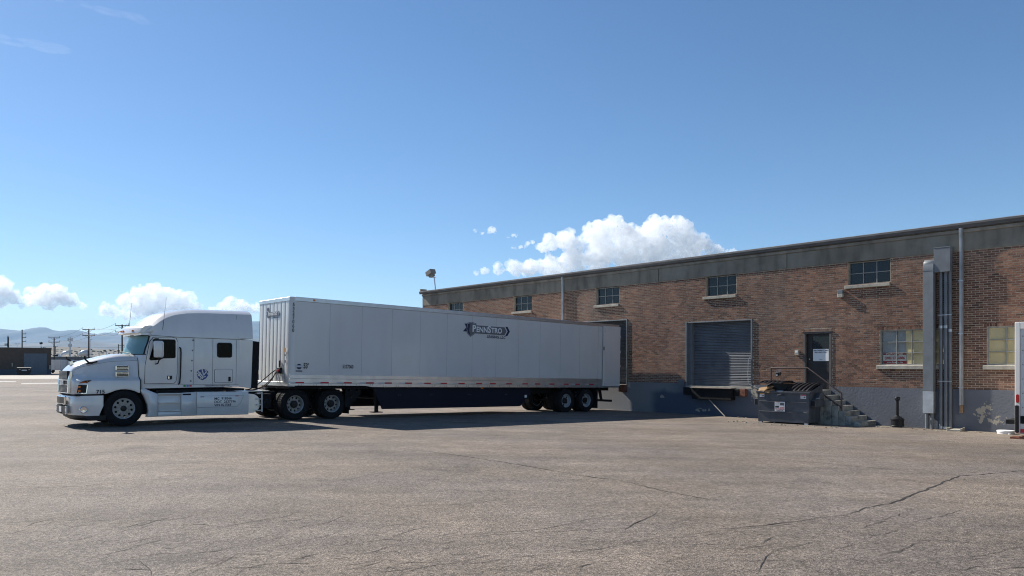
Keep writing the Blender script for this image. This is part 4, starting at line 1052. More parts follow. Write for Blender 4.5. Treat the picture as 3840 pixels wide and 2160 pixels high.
# grille
mb = MB(); mb.prismz([(-1.30, -.62), (-1.38, -.55), (-1.40, 0), (-1.38, .55), (-1.30, .62)], .95, 1.57)
grille = mb.obj('grille', M_PLASTIC, tk, smooth=False)
for z in [1.0 + .033 * i for i in range(5)] + [1.34 + .034 * i for i in range(7)]:
    s = MB(); s.prismz([(-1.385, -.54), (-1.41, 0), (-1.385, .54), (-1.375, .54), (-1.375, -.54)], z, z + .011); s.obj('grille_bar', M_GREYINK, grille, smooth=False)
for z, h in ((.945, .02), (1.17, .02), (1.30, .022)):
    s = MB(); s.prismz([(-1.385, -.58), (-1.418, 0), (-1.385, .58), (-1.36, .58), (-1.36, -.58)], z, z + h); s.obj('grille_trim', M_ALU, grille, bevel=.005)
for sd in (-1, 1):
    s = MB(); s.prism([(-1.40, .95), (-1.30, .95), (-1.25, 1.56), (-1.32, 1.58), (-1.385, 1.3)], sd * .66 - .055, sd * .66 + .055); s.obj('grille_surround', M_CHROME, grille, bevel=.012)
text('lettering', 'MACK', .125, M_SILVERINK, tk, (-1.425, .0, 1.205), (R(90), 0, R(-90)), bold=.05, align='CENTER', sx=1.5, ext=.006)
mb = MB(); mb.obox((-1.16, -.12, 1.79), (.06, 0, .02), (0, .035, 0), (-.01, 0, .06)); mb.obj('hood_ornament', M_CHROME, tk, bevel=.015)
# bumper
def plan_b(y): return -1.40 + .09 * (abs(y) / .75) ** 2 if abs(y) < .75 else -1.31 + .25 * ((abs(y) - .75) / .42) ** 1.8
ys = [-1.17, -1.1, -1.0, -.9, -.75, -.5, 0, .5, .75, .9, 1.0, 1.1, 1.17]
def brow(z, off=0): return [(-.50 + .02, -1.195, z)] + [(plan_b(y) + off, y, z) for y in ys] + [(-.50 + .02, 1.195, z)]
inner = lambda z: [(-.50 + .05, -1.15, z)] + [(plan_b(y) + .10, y * .95, z) for y in ys] + [(-.50 + .05, 1.15, z)]
mb = MB(); rows = [brow(.335, .10), brow(.36, .03), brow(.60), brow(.86), brow(.885, .02), brow(.89, .08)]
# trim the rear edge to the wheel arch
def trimmed(row, z):
    xe = -.62 if z < .6 else -.52
    return [(xe, row[0][1], row[0][2])] + list(row[1:-1]) + [(xe, row[-1][1], row[-1][2])]
mb.loft([trimmed(r_, r_[0][2]) for r_ in rows], closed=False, caps=False); bump = mb.obj('bumper', M_TRUCK, tk, sharp=50)
mb = MB(); mb.loft([[(x + .03, y, z) for x, y, z in brow(.20, .22)], [(x + .01, y, z) for x, y, z in brow(.28, .08)], [(x + .02, y, z) for x, y, z in brow(.34, .06)]], closed=False, caps=False); mb.obj('air_dam', M_PLASTIC, tk)
s = MB(); s.prismz([(-1.455, -.56), (-1.475, 0), (-1.455, .56), (-1.40, .56), (-1.40, -.56)], .63, .87); o = s.obj('bumper_centre', M_CHROME, tk, bevel=.02)
s = MB(); s.prismz([(-1.462, -.46), (-1.482, 0), (-1.462, .46), (-1.45, .46), (-1.45, -.46)], .66, .84); s.obj('bumper_opening', M_DARK, o, smooth=False)
s = MB(); s.prismz([(-1.445, -.52), (-1.462, 0), (-1.445, .52), (-1.40, .52), (-1.40, -.52)], .37, .615); o = s.obj('lower_opening', M_DARK, tk, smooth=False)
s = MB(); s.box(-1.47, -1.462, -.16, .16, .42, .57); s.obj('number_plate', M_WHITE, o, smooth=False)
for sd in (-1, 1):
    s = MB(); s.obox((-1.425, sd * .63, .49), (.028, 0, 0), (0, .06, 0), (0, 0, .115)); o = s.obj('bumper_end', M_TRUCK, tk, bevel=.01)
    for z in (.43, .56): s = MB(); s.cyl((-1.455, sd * .63, z), (-1.46, sd * .63, z), .014, n=8); s.obj('tow_hole', M_DARK, o)
    yy = sd * 1.165
    s = MB(); s.lathe([(0, -.02), (.075, -.022), (.085, -.03), (.095, -.018), (.10, 0)], 22); f = s.obj('fog_light', M_CHROME, tk, (-1.03, yy - (0 if sd < 0 else 0), .51)); f.rotation_euler = (0, 0, R(-14) if sd < 0 else R(194))
s = MB(); s.box(-1.25, -.5, -1.1, 1.1, .89, .935); s.obj('hood_gap', M_DARK, tk, smooth=False)
s = MB()                                                   # dark wheel housing
for sd in (-1, 1): s.box(-.75, .75, min(sd * .85, sd * .55), max(sd * .85, sd * .55), .3, 1.15)
s.box(-1.1, .45, -.5, .5, .35, 1.3); s.obj('engine_bay', M_DARK, tk, smooth=False)

# cab and sleeper shell: plan outlines stacked in z, window faces left open
def cab_ring(z, inset=0.0):
    k = smooth(2.0, 2.62, z)
    fc = .30 + .20 * k if z >= 2.0 else .40           # front at centre
    fs = .56 + .16 * k if z >= 2.0 else .44           # front at the corner
    w = 1.10 - .02 * k - inset
    fc += inset; fs += inset
    pts = [(3.30, -w), (2.48, -w), (1.93, -w), (1.45, -w), (1.40, -w), (.80 if z > 1.8 else .80, -w), (fs + .06, -w), (fs, -w + .05)]
    m = 6
    for i in range(1, m): 
        a = -w + .05 + (2 * w - .1) * i / m; q = 1 - (a / (w - .05)) ** 2
        pts.append((fs + (fc - fs) * q ** .8, a))
    pts += [(fs, w - .05), (fs + .06, w), (.80, w), (1.40, w), (1.45, w), (1.93, w), (2.48, w), (3.30, w)]
    return [(x, y, z) for x, y in pts]
zs = [1.06, 1.30, 1.70, 1.93, 2.04, 2.30, 2.47, 2.60, 2.66]
def cab_shell(inset, name, m):
    rg = [cab_ring(z, inset) for z in zs]; n = len(rg[0]); mb = MB(); vs = [p for r_ in rg for p in r_]; fs = []
    for a in range(len(rg) - 1):
        for i in range(n):
            j = (i + 1) % n
            front = 7 <= i <= 12
            sidewin = i in (4, 15) and 1.92 < zs[a] < 2.46
            quarter = i in (5, 14) and 1.92 < zs[a] < 2.46
            if front and 2.03 < zs[a] < 2.59: continue
            if sidewin: continue
            fs.append((a * n + i, a * n + j, (a + 1) * n + j, (a + 1) * n + i))
    fs.append(tuple(range(n - 1, -1, -1))); fs.append(tuple(range((len(rg) - 1) * n, len(rg) * n)))
    mb.add(vs, fs); return mb.obj(name, m, tk, sharp=40, fix=True)
cab = cab_shell(0, 'cab', M_TRUCK); cab_shell(.03, 'cab_lining', M_DARK if False else mat('cab_trim', (.05, .05, .055), .8), )
# windshield follows the front ring
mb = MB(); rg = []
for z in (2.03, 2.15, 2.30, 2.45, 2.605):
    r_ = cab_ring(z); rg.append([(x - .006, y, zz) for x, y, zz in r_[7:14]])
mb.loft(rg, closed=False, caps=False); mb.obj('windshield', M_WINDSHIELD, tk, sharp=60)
for zz, nm in ((2.02, 'windshield_seal'), (2.585, 'windshield_seal')):
    mb = MB(); ra = [(x - .012, y, zz) for x, y, _ in cab_ring(zz + .01)[6:15]]; rb_ = [(x - .012, y, zz + .035) for x, y, _ in cab_ring(zz + .03)[6:15]]; mb.loft([ra, rb_], closed=False, caps=False); mb.obj(nm, M_PLASTIC, tk)
for idx in (7, 13):
    s = MB(); s.tube([Vector(cab_ring(z)[idx]) + Vector((-.008, 0, 0)) for z in (2.03, 2.2, 2.4, 2.6)], .022, 8); s.obj('windshield_seal', M_PLASTIC, tk)
s = MB(); s.tube([(.26, -.9, 2.06), (.22, -.5, 2.10), (.20, .05, 2.12)], .010, 6); s.obj('wiper', M_PLASTIC, tk)
s = MB(); s.prismx([(-1.0, 1.55), (1.0, 1.55), (1.0, 1.98), (-1.0, 1.98)], .58, .92); s.obj('dashboard', M_DARK, tk)
for y in (-.55, .55):
    s = MB(); s.box(1.1, 1.5, y - .25, y + .25, 1.5, 1.62); s.prism([(1.45, 1.55), (1.6, 1.55), (1.68, 2.35), (1.56, 2.38)], y - .23, y + .23); s.obj('seat', M_DARK, tk, bevel=.03)
s = MB(); s.box(1.95, 1.97, -1.0, 1.0, 1.1, 2.6); s.obj('sleeper_curtain', M_DARK, tk, smooth=False)
t_ = [(.98 + .02 * math.cos(a) * 0 + .10 * math.sin(a) * .6, -.55 + .22 * math.cos(a), 2.02 + .19 * math.sin(a)) for a in [2 * math.pi * i / 16 for i in range(17)]]
s = MB(); s.tube(t_, .016, 6); s.obj('steering_wheel', M_PLASTIC, tk)
# doors with windows, both sides
for sd in (-1, 1):
    Y = sd * 1.108
    rot = (R(90), 0, 0)
    outer = [(.57, 1.20), (1.36, 1.20), (1.42, 1.26), (1.45, 1.5), (1.47, 2.40), (1.42, 2.52), (1.30, 2.545), (.80, 2.53), (.70, 2.40), (.58, 1.72)]
    win = [(.70, 1.92), (.74, 1.88), (1.0, 1.90), (1.05, 1.94), (1.36, 1.95), (1.395, 1.98), (1.395, 2.43), (1.36, 2.47), (.90, 2.47), (.84, 2.42)]
    plate('door_seam', [(x + (.012 if x > 1 else -.012), z + (.012 if z > 1.9 else -.012)) for x, z in outer], [[(x + (-.02 if x > 1 else .02), z + (-.02 if z > 1.9 else .02)) for x, z in outer]], .006, M_DARK, tk, (0, sd * 1.1035, 0), rot)
    d = plate('door', outer, [win], .016, M_TRUCK, tk, (0, Y, 0), rot)
    plate('window_glass', win, [], .006, M_CABGLASS, d, (0, 0, -.002 * sd))
    plate('window_seal', [(x + (.016 if x > 1 else -.016), z + (.016 if z > 2.2 else -.016)) for x, z in win], [win], .006, M_PLASTIC, d, (0, 0, .008))
    plate('window_divider', [(.93, 1.89), (.965, 1.9), (.985, 2.46), (.955, 2.46)], [], .012, M_PLASTIC, d, (0, 0, .006))
    plate('handle_recess', rrect(1.17, 1.31, 1.31, 1.42, .02), [], .006, M_PLASTIC, d, (0, 0, .010))
    plate('door_handle', rrect(1.19, 1.235, 1.33, 1.40, .01), [], .012, M_CHROME, d, (0, 0, .016))
# panels, windows and fittings of the sleeper
for sd in (-1, 1):
    Y = sd * 1.1; f = lambda o: Y + sd * o
    def strip(x0, z0, x1, z1, w=.008, m=M_GREYINK, name='body_seam'):
        d = Vector((x1 - x0, 0, z1 - z0)); nrm = Vector((-d.z, 0, d.x)).normalized() * w / 2
        s = MB(); p, q = Vector((x0, 0, z0)), Vector((x1, 0, z1)); vs = [p - nrm, q - nrm, q + nrm, p + nrm]
        s.add([(v.x, f(.001), v.z) for v in vs] + [(v.x, f(.004), v.z) for v in vs], [(0, 1, 2, 3), (7, 6, 5, 4), (0, 4, 5, 1), (1, 5, 6, 2), (2, 6, 7, 3), (3, 7, 4, 0)]); s.obj(name, m, tk, smooth=False)
    strip(1.92, 1.15, 1.945, 2.55); strip(2.48, 1.14, 2.50, 2.54); strip(3.20, 1.12, 3.22, 2.52); strip(.58, 1.16, 3.28, 1.13)
    w_ = plate('sleeper_window', rrect(2.62, 3.08, 1.96, 2.42, .07), [rrect(2.645, 3.055, 1.985, 2.395, .055)], .014, M_PLASTIC, tk, (0, f(.006), 0), (R(90), 0, 0))
    plate('pane', rrect(2.645, 3.055, 1.985, 2.395, .055), [], .006, mat_glass('sleeper_glass', (.2, .22, .24), .85, (.004, .005, .006), 1.3) if 'sleeper_glass' not in MATS else MATS['sleeper_glass'], w_, (0, 0, -sd * .002))
    plate('locker_seam', rrect(2.535, 3.10, 1.185, 1.61, .05), [rrect(2.545, 3.09, 1.195, 1.60, .045)], .005, M_GREYINK, tk, (0, f(.002), 0), (R(90), 0, 0))
    c_ = plate('locker_door', rrect(2.548, 3.087, 1.198, 1.597, .043), [], .012, M_TRUCK, tk, (0, f(.004), 0), (R(90), 0, 0))
    plate('latch', rrect(2.96, 3.03, 1.23, 1.37, .01), [], .01, M_PLASTIC, c_, (0, 0, sd * -.011))
    s = MB(); s.tube([(1.53, f(.0), 2.25), (1.535, f(.07), 2.23), (1.545, f(.075), 2.1), (1.525, f(.075), 1.4), (1.505, f(.07), 1.2), (1.50, f(.0), 1.17)], .021, 8); s.obj('grab_handle', M_PLASTIC, tk)
    for i in range(5):
        x = 1.912 - .017 * i; z = 2.475 - .305 * i
        s = MB(); s.box(x - .018, x + .018, min(f(.001), f(.01)), max(f(.001), f(.01)), z - .022, z + .022); s.obj('panel_catch', M_GREYINK, tk, bevel=.004)
    s = MB(); s.prism([(3.28, 1.06), (3.68, 1.0), (3.74, 2.50), (3.30, 2.52)], min(f(0), f(-.03)), max(f(0), f(-.03))); s.obj('side_extender', M_TRUCK, tk, bevel=.008)
    s = MB(); s.prism([(3.685, 1.0), (3.89, .98), (3.95, 2.47), (3.745, 2.49)], min(f(-.005), f(-.025)), max(f(-.005), f(-.025))); s.obj('rubber_extender', M_RUBBER, tk)
s = MB(); s.box(3.29, 3.34, -1.08, 1.08, 1.06, 2.6); s.obj('sleeper_back', M_TRUCK, tk)
# shield emblem
def shape(poly, m, lay, name='emblem_shape'):
    s = MB(); s.prism(poly, -1.1012 - .0014 * (lay + 1), -1.1005 - .0014 * lay); return s.obj(name, m, tk, smooth=False)
M_BLUE = mat('blue_emblem', (.03, .07, .22), .35, var=.05)
ex, ez = 2.01, 1.27
shape([(ex + x * .34, ez + z * .36) for x, z in ((.03, .72), (.30, .90), (.5, .96), (.75, .93), (1.0, .80), (1.0, .42), (.85, .18), (.52, 0), (.2, .15), (.03, .4))], M_BLUE, 0)
for p in (((.0, .62), (.10, .64), (.56, .15), (.50, .09)), ((.10, .72), (.18, .80), (.60, .32), (.54, .26)), ((.42, .98), (.52, .98), (.66, .44), (.58, .40)), ((.58, .44), (.66, .40), (1.0, .86), (.95, .92)), ((.68, .96), (.75, .94), (1.02, .50), (1.02, .40)), ((.08, .40), (.14, .34), (.42, .62), (.38, .68)), ((.30, .18), (.36, .13), (.80, .30), (.8, .38))):
    shape([(ex + x * .34, ez + z * .36) for x, z in p], M_TRUCK, 1)
for i, c in enumerate(((.03, .30, .08), (.08, .22, .5), (.55, .06, .06))):
    s = MB(); s.box(1.635 + i * .085, 1.70 + i * .085, -1.106, -1.101, 1.085, 1.145); s.obj('small_sticker', mat('sticker_%d' % i, c, .5), tk, smooth=False)
text('lettering', 'FREIGHTMASTER LOGISTICS LLC', .052, M_NAVY, tk, (2.25, -1.1045, 1.085), ext=.001, bold=.01)
text('lettering', 'North Royalton, OH', .05, M_NAVY, tk, (2.40, -1.1045, 1.025) if False else (2.40, -1.1045, 1.064 - .03), ext=.001, bold=.012)
# roof fairing
RT = [(.50, 2.80), (.58, 2.90), (.70, 2.99), (.85, 3.11), (1.03, 3.23), (1.2, 3.31), (1.37, 3.36), (1.71, 3.43), (2.13, 3.465), (3.67, 3.485), (4.0, 3.47)]
RS = [(.50, 2.70), (.66, 2.72), (.85, 2.82), (1.03, 2.97), (1.2, 3.09), (1.45, 3.20), (1.8, 3.26), (2.4, 3.29), (4.0, 3.30)]
rg = []
for s_ in (.50, .58, .66, .75, .85, .95, 1.03, 1.12, 1.2, 1.3, 1.45, 1.6, 1.8, 2.1, 2.4, 2.8, 3.26, 3.28, 3.6, 3.74):
    zt, zs_ = lerp(RT, s_), lerp(RS, s_); wb = 1.09 if s_ > .8 else 1.0 + .09 * (s_ - .5) / .3
    zb = 2.56 if s_ > .7 else 2.60
    wsd = wb - .10 * smooth(.6, 1.6, s_)
    half = [(0, zt), (.4, zt - .012), (.65, zt - .035), (.80, zt - .07), (.89, zt - .115), (wsd - .02, (zs_ * .6 + (zt - .12) * .4)), (wsd + .005, zs_ - .04), (wb - .03, zs_ - .5 * (zs_ - zb)), (wb - .002, zb + .07), (wb, zb)]
    rg.append([(s_, -y, z) for y, z in half[::-1]] + [(s_, y, z) for y, z in half[1:]])
mb = MB(); mb.loft(rg, closed=False, caps=False); n = len(rg[0]); mb.f.append(tuple(range(n))); mb.f.append(tuple(range((len(rg) - 1) * n, len(rg) * n)))
roof = mb.obj('roof_fairing', M_TRUCK, tk, sharp=35)
for sd in (-1, 1):
    s = MB(); s.tube([(.66, sd * 1.095, 2.60), (1.5, sd * 1.097, 2.558), (3.74, sd * 1.097, 2.52)], .006, 6); s.obj('roof_seam', M_GREYINK, tk)
    s = MB(); s.tube([(3.27, sd * 1.092, 2.56), (3.26, sd * 1.03, 3.0), (3.26, sd * 1.0, 3.28)], .005, 6); s.obj('roof_seam', M_GREYINK, tk)
# sun visor with marker lamps
rg = []
for y in (-1.02, -.98, -.8, -.5, 0, .5, .8, .98, 1.02):
    k = (abs(y) / 1.02) ** 2.2; f0 = .20 + .24 * k; e = .01 if abs(y) > 1.0 else 0
    rg.append([(f0, y, 2.66 + e), (f0 + .015, y, 2.69), (f0 + .07, y, 2.80 - e), (f0 + .16, y, 2.87 - e), (f0 + .30, y, 2.89 - e), (.80, y, 2.885 - e), (.78, y, 2.82), (f0 + .32, y, 2.70), (f0 + .06, y, 2.655 + e)])
mb = MB(); mb.loft(rg); visor = mb.obj('sun_visor', M_TRUCK, tk, sharp=40)
for y in (-.72, -.13, 0, .13, .72):
    k = (abs(y) / 1.02) ** 2.2; s = MB(); s.box(.205 + .24 * k, .25 + .24 * k, y - .045, y + .045, 2.705, 2.75); s.obj('marker_lamp', M_AMBER, visor, bevel=.008)
for (x, y, z, tx, tz) in ((.59, .65, 2.88, .07, .75), (1.05, -1.06, 2.62, .12, 1.1)):
    s = MB(); s.cyl((x, y, z), (x + tx, y, z + tz), .007, .003, n=6); s.obj('antenna', M_PLASTIC, tk)
# mirrors
for sd in (-1, 1):
    Y = sd * 1.32
    s = MB(); s.loft([rr2 for rr2 in ([(x, Y + sd * y, z) for x, y in ((.76, -.06), (.84, -.10), (.97, -.10), (.99, -.06), (.99, .10), (.95, .13), (.82, .12), (.74, .04))] for z in (1.95, 2.43))]); m_ = s.obj('door_mirror', M_TRUCK, tk, bevel=.035, seg=3, sharp=60)
    s = MB(); s.box(.985, .996, min(Y - .07, Y + .09), max(Y - .07, Y + .09), 1.99, 2.39); s.obj('mirror_glass', M_CHROME, m_, smooth=False)
    s = MB(); s.tube([(.80, sd * 1.1, 2.44), (.82, sd * 1.22, 2.48), (.87, sd * 1.31, 2.48), (.88, sd * 1.32, 2.42)], .03, 8); s.obj('mirror_arm', M_PLASTIC, tk)
    s = MB(); s.tube([(.86, sd * 1.1, 1.76), (.88, sd * 1.25, 1.78), (.92, sd * 1.32, 1.95)], .018, 8); s.obj('mirror_arm', M_PLASTIC, tk)
    # hood mirror
    hx = -.93 if sd < 0 else -1.06
    c = Vector((-.97 if sd < 0 else -1.10, sd * .93, 2.06))
    rg = []
    for x, k in ((-.16, .12), (-.14, .45), (-.08, .75), (0, .93), (.06, 1), (.10, 1)):
        rg.append([c + Vector((x, .09 * k * math.cos(a), (.085 * k * math.sin(a) if math.sin(a) < 0 else .10 * k * math.sin(a)) - (1 - k) * .06)) for a in [2 * math.pi * i / 14 for i in range(14)]])
    s = MB(); s.loft(rg); m_ = s.obj('hood_mirror', M_TRUCK, tk, sharp=60)
    s = MB(); s.cyl(c + Vector((.101, 0, 0)), c + Vector((.112, 0, 0)), .085, n=18); s.obj('mirror_glass', M_PLASTIC, m_)
    s = MB(); s.tube([c + Vector((.03, 0, -.08)), c + Vector((.05, -sd * .02, -.16)), Vector((-.80, sd * .80, 1.80)), Vector((-.70, sd * .74, 1.79))], .026, 8); s.obj('hood_mirror_arm', M_PLASTIC, tk)
    s = MB(); s.obox((-.72, sd * .765, 1.80), (.14, 0, .035), (0, .035, 0), (-.006, 0, .02)); s.obj('hood_mirror_foot', M_PLASTIC, tk, bevel=.01)
def pull_nose(o):                      # shorten the nose ahead of the steer axle
    f = lambda x: x if x > -.9 else -.9 + (x + .9) * .80
    if o.type == 'MESH' and not o.get('nose'):
        if abs(o.location.x) > 1e-6: o.location.x = f(o.location.x)
        elif o.data.users == 1 or not o.data.get('nose'):
            for v in o.data.vertices: v.co.x = f(v.co.x)
            o.data['nose'] = 1
    for c_ in o.children: pull_nose(c_)
pull_nose(tk)
# side fairings, steps and tank cover
for sd in (-1, 1):
    Y0, Y1 = (-1.20, -.95) if sd < 0 else (.95, 1.20)
    s = MB(); s.prism([(.50, 1.08), (.40, 1.02), (.52, .86), (.62, .60), (.65, .40), (.60, .24), (.90, .235), (.90, .90), (.82, .93)], Y0, Y1); s.obj('fender_fairing', M_TRUCK, tk, bevel=.02, sharp=50)
    s = MB(); s.prism([(.903, .235), (1.55, .228), (1.55, .36), (.903, .37)], Y0, Y1); s.prism([(.903, .372), (1.55, .362), (1.55, .86), (.903, .87)], Y0 + (.07 if sd < 0 else 0), Y1 - (.07 if sd > 0 else 0)); s.prism([(.903, .872), (1.55, .862), (1.55, .91), (.903, .915)], Y0, Y1)
    st = s.obj('step_fairing', M_TRUCK, tk, bevel=.01, sharp=50)
    for z in (.385, .62):
        s = MB(); s.box(.92, 1.53, min(sd * 1.135, sd * 1.19), max(sd * 1.135, sd * 1.19), z, z + .028); s.obj('tread', M_GALV, st)
    s = MB(); s.prism([(1.553, .225), (1.98, .22), (1.98, .93), (1.553, .91)], Y0, Y1); s.obj('battery_cover', M_TRUCK, tk, bevel=.014, sharp=50)
    s = MB(); s.prism([(1.985, .22), (3.56, .185), (3.56, .90), (1.985, .93)], Y0 - (.006 if sd < 0 else 0), Y1 + (.006 if sd > 0 else 0)); tc = s.obj('tank_cover', M_TRUCK, tk, bevel=.02, seg=2, sharp=50)
    yy = -1.2075 if sd < 0 else 1.2065
    s = MB(); s.tube([(2.08, yy, .80), (3.40, yy, .79), (3.30, yy, .55), (3.2, yy, .455), (3.0, yy, .45), (2.0, yy, .46)], .004, 4); s.obj('cover_seam', M_GREYINK, tc)
    for x in (2.14, 3.19): s = MB(); s.box(x - .05, x + .05, min(yy, yy + sd * .004), max(yy, yy + sd * .004), .765, .785); s.obj('side_marker', M_AMBER if False else M_REDLENS, tc)
    s = MB(); s.box(1.58, 1.82, min(sd * 1.201, sd * 1.205), max(sd * 1.201, sd * 1.205), .84, .885); s.obj('step_slot', M_DARK, tk)
    s = MB(); s.cyl((3.70, sd * 1.05 - .0, .52), (3.70, sd * .55, .52), .30, n=24); s.obj('fuel_tank', M_ALU, tk) 
    s = MB(); s.prismx([(sd * 1.15, .25), (sd * 1.13, .25), (sd * 1.13, .88), (sd * 1.15, .88)], 3.99, 4.03); s.obj('ladder_rail', M_GALV, tk)
    for z in (.28, .46, .64, .82): s = MB(); s.box(3.86, 4.03, min(sd * 1.0, sd * 1.14), max(sd * 1.0, sd * 1.14), z, z + .03); s.obj('ladder_step', M_GALV, tk)
for i, w_ in enumerate(('MC  918566', 'DOT  2637196', 'VIN 021568')):
    text('lettering', w_, .105, M_NAVY, tk, (2.50, -1.2085, .675 - i * .098), bold=.018, ext=.001)
s = MB(); s.box(.9, 3.5, -1.0, 1.0, .93, 1.0); s.obj('cab_floor', M_CHASSIS, tk)
# chassis
mb = MB()
for sd in (-1, 1): mb.box(.2, 7.1, sd * .43 - .04, sd * .43 + .04, .62, .87)
for x in (3.9, 4.5, 5.75, 6.95): mb.box(x, x + .1, -.39, .39, .65, .85)
mb.obj('frame', M_CHASSIS, tk, smooth=False)
s = MB(); s.box(3.45, 4.55, -.45, .45, .872, .90); s.obj('deck_plate', M_ALU, tk)
s = MB(); s.prism([(5.1, .88), (5.25, .96), (5.5, .98), (6.1, .97), (6.55, .86), (6.5, .83), (5.15, .83)], -.45, .45); s.obj('fifth_wheel', M_CHASSIS, tk, bevel=.01)
s = MB(); s.cyl((3.95, -1.0, .55), (3.95, 1.0, .55), .1, n=12); s.box(3.8, 4.4, -.95, .95, .35, .80); s.obj('air_tank', M_CHASSIS, tk)
GZD = -.065
for x, dz in ((5.11, -.058), (6.43, -.078)):
    s = MB(); s.cyl((x, -1.0, .5 + dz), (x, 1.0, .5 + dz), .09, n=12); s.lathe([(0, -.2), (.2, -.12), (.24, 0), (.2, .12), (0, .2)], 16, (x, 0, .5 + dz)); s.obj('drive_axle', M_CHASSIS, tk)
    for sd in (-1, 1):
        wheel(tk, (x, sd * 1.075, .505 + dz), 'drive', sd); wheel(tk, (x, sd * .735, .505 + dz), 'drive', sd, True)
        s = MB(); s.cyl((x + .35, sd * .43, .42), (x + .35, sd * .43, .62), .12, n=12); s.obj('air_spring', M_CHASSIS, tk)
s = MB(); s.cyl((0, -.9, .45), (0, .9, .45), .06, n=10); s.obj('steer_axle', M_CHASSIS, tk)
for sd in (-1, 1):
    wheel(tk, (0, sd * 1.06, .508), 'steer', sd)
    s = MB(); s.box(7.04, 7.06, sd * .9 - .3, sd * .9 + .3, .06, .78); s.obj('mud_flap', M_RUBBER, tk, smooth=False)
    s = MB(); s.tube([(7.0, sd * .43, .80), (7.03, sd * 1.2, .80)], .022, 6); s.obj('flap_hanger', M_CHASSIS, tk)
# air and electric hoses up to the trailer nose
def hose(p, m=M_PLASTIC):
    a, b, c, d = [Vector(q) for q in p]; pts = []
    for i in range(15):
        t = i / 14; pts.append(a * (1 - t) ** 3 + 3 * b * t * (1 - t) ** 2 + 3 * c * t * t * (1 - t) + d * t ** 3)
    s = MB(); s.tube(pts, .017, 6); s.obj('air_hose', m, tk)
nose = 4.83
hose(((3.9, -.25, .92), (4.1, -.35, .90), (4.4, -.55, .98), (nose - .1, -.62, 1.52)))
hose(((3.9, -.15, .92), (4.3, -.2, .86), (4.6, -.45, 1.05), (nose - .1, -.52, 1.50)))
hose(((3.9, -.05, .92), (4.2, -.1, .9), (4.5, -.35, 1.4), (nose - .06, -.56, 1.60)))

# ------------------------------------------------------------------ box truck parked along the wall at the right edge
p = W(-6.25, .1, 0); pz = W(-6.0, 1.3, 0); zt = gz(pz.x, pz.y)
bt = empty('box_truck', (p.x, p.y, zt), (0, 0, WANG), 'white box truck parked along the wall at the right edge', 'truck')
BW_, BHh = 2.35, 3.30           # local x = along the wall, -y = away from it
mb = MB(); mb.box(.02, 5.3, -BW_ + .03, -.03, .30, BHh - .03); mb.obj('cargo_box', M_TRAILER, bt, smooth=False)
for y0, y1 in ((-.10, 0), (-BW_, -BW_ + .10)):
    s = MB(); s.box(0, .13, y0, y1, .16, BHh); fp = s.obj('rear_post', M_TRUCK, bt, bevel=.014)
    if y0 < -1:
        s = MB(); s.prism(rrect(.03, .105, 1.03, 1.27, .035), y0 - .014, y0 - .001); s.obj('tail_light', M_REDLENS, fp, bevel=.004)
        s = MB(); s.box(.015, .10, y0 - .05, y0 - .001, .19, .96); s.obj('dock_buffer', M_RUBBER, fp, bevel=.012)
    s = MB(); s.box(.132, 5.3, y0, y1, BHh - .20, BHh); s.obj('top_rail', M_TRUCK, bt, bevel=.012)
    s = MB(); s.box(.132, 5.3, y0, y1, .45, .66); s.obj('bottom_rail', M_CHASSIS, bt, bevel=.008)
    s = MB(); s.box(.132, 5.3, y0 + .02, y1 - .02, .20, .30); s.obj('reflector_bar', M_TAPERED, bt)
for i in range(12):
    x = .14 + i * .43
    s = MB(); s.box(x, x + .424, -BW_ + .022, -BW_ + .029, .67, BHh - .21); d = s.obj('side_panel', M_TRAILER, bt, smooth=False)
    for z in (.9, 1.3, 1.7, 2.1, 2.5, 2.9):
        s = MB(); s.cyl((x + .05, -BW_ + .022, z), (x + .05, -BW_ + .014, z), .014, n=6); s.obj('rivet', M_GREYINK, d, smooth=False)
s = MB(); s.box(.25, .34, -BW_ - .012, -BW_ - .001, BHh - .13, BHh - .08); s.obj('marker_lamp', M_REDLENS, bt, bevel=.004)
s = MB(); s.box(-.25, .0, -BW_ + .1, -.1, .42, .54); s.obj('rear_step', M_CHASSIS, bt, bevel=.01)
for i in range(7):
    z = .66 + i * .34
    s = MB(); s.box(-.004, .016, -BW_ + .11, -.11, z, z + .332); s.obj('roll_door_panel', M_TRAILER, bt, bevel=.004)
s = MB(); s.box(.3, 6.0, -1.6, -.8, .36, .44); s.obj('frame', M_CHASSIS, bt)
for y, sd in ((-.25, 1), (-BW_ + .25, -1)):
    wheel(bt, (2.6, y, .505), 'trailer', sd); wheel(bt, (6.6, y, .505), 'trailer', sd)
mb = MB(); mb.prism([(5.4, .5), (7.5, .5), (7.55, 1.2), (7.0, 1.45), (6.6, 2.3), (5.4, 2.35)], -BW_ + .2, -.2); mb.obj('cab', M_TRUCK, bt, bevel=.06, seg=2)
mb = MB(); mb.prism([(6.66, 1.5), (7.0, 1.48), (6.62, 2.2), (6.5, 2.22)], -BW_ + .3, -.3); mb.obj('windshield', M_CABGLASS, bt)
q_ = W(-6.3, 2.5, 0)
o = empty('wood_board', (q_.x, q_.y, gz(q_.x, q_.y)), (0, 0, WANG), 'rusty brown board on the ground under the box truck', 'board')
s = MB(); s.box(-.02, .9, -.15, .2, .0, .06); s.obj('board', M_RUSTY, o, bevel=.006)
s = MB(); s.box(.2, .28, -.16, .21, .061, .085); s.obj('cleat', M_RUSTY, o, bevel=.004)

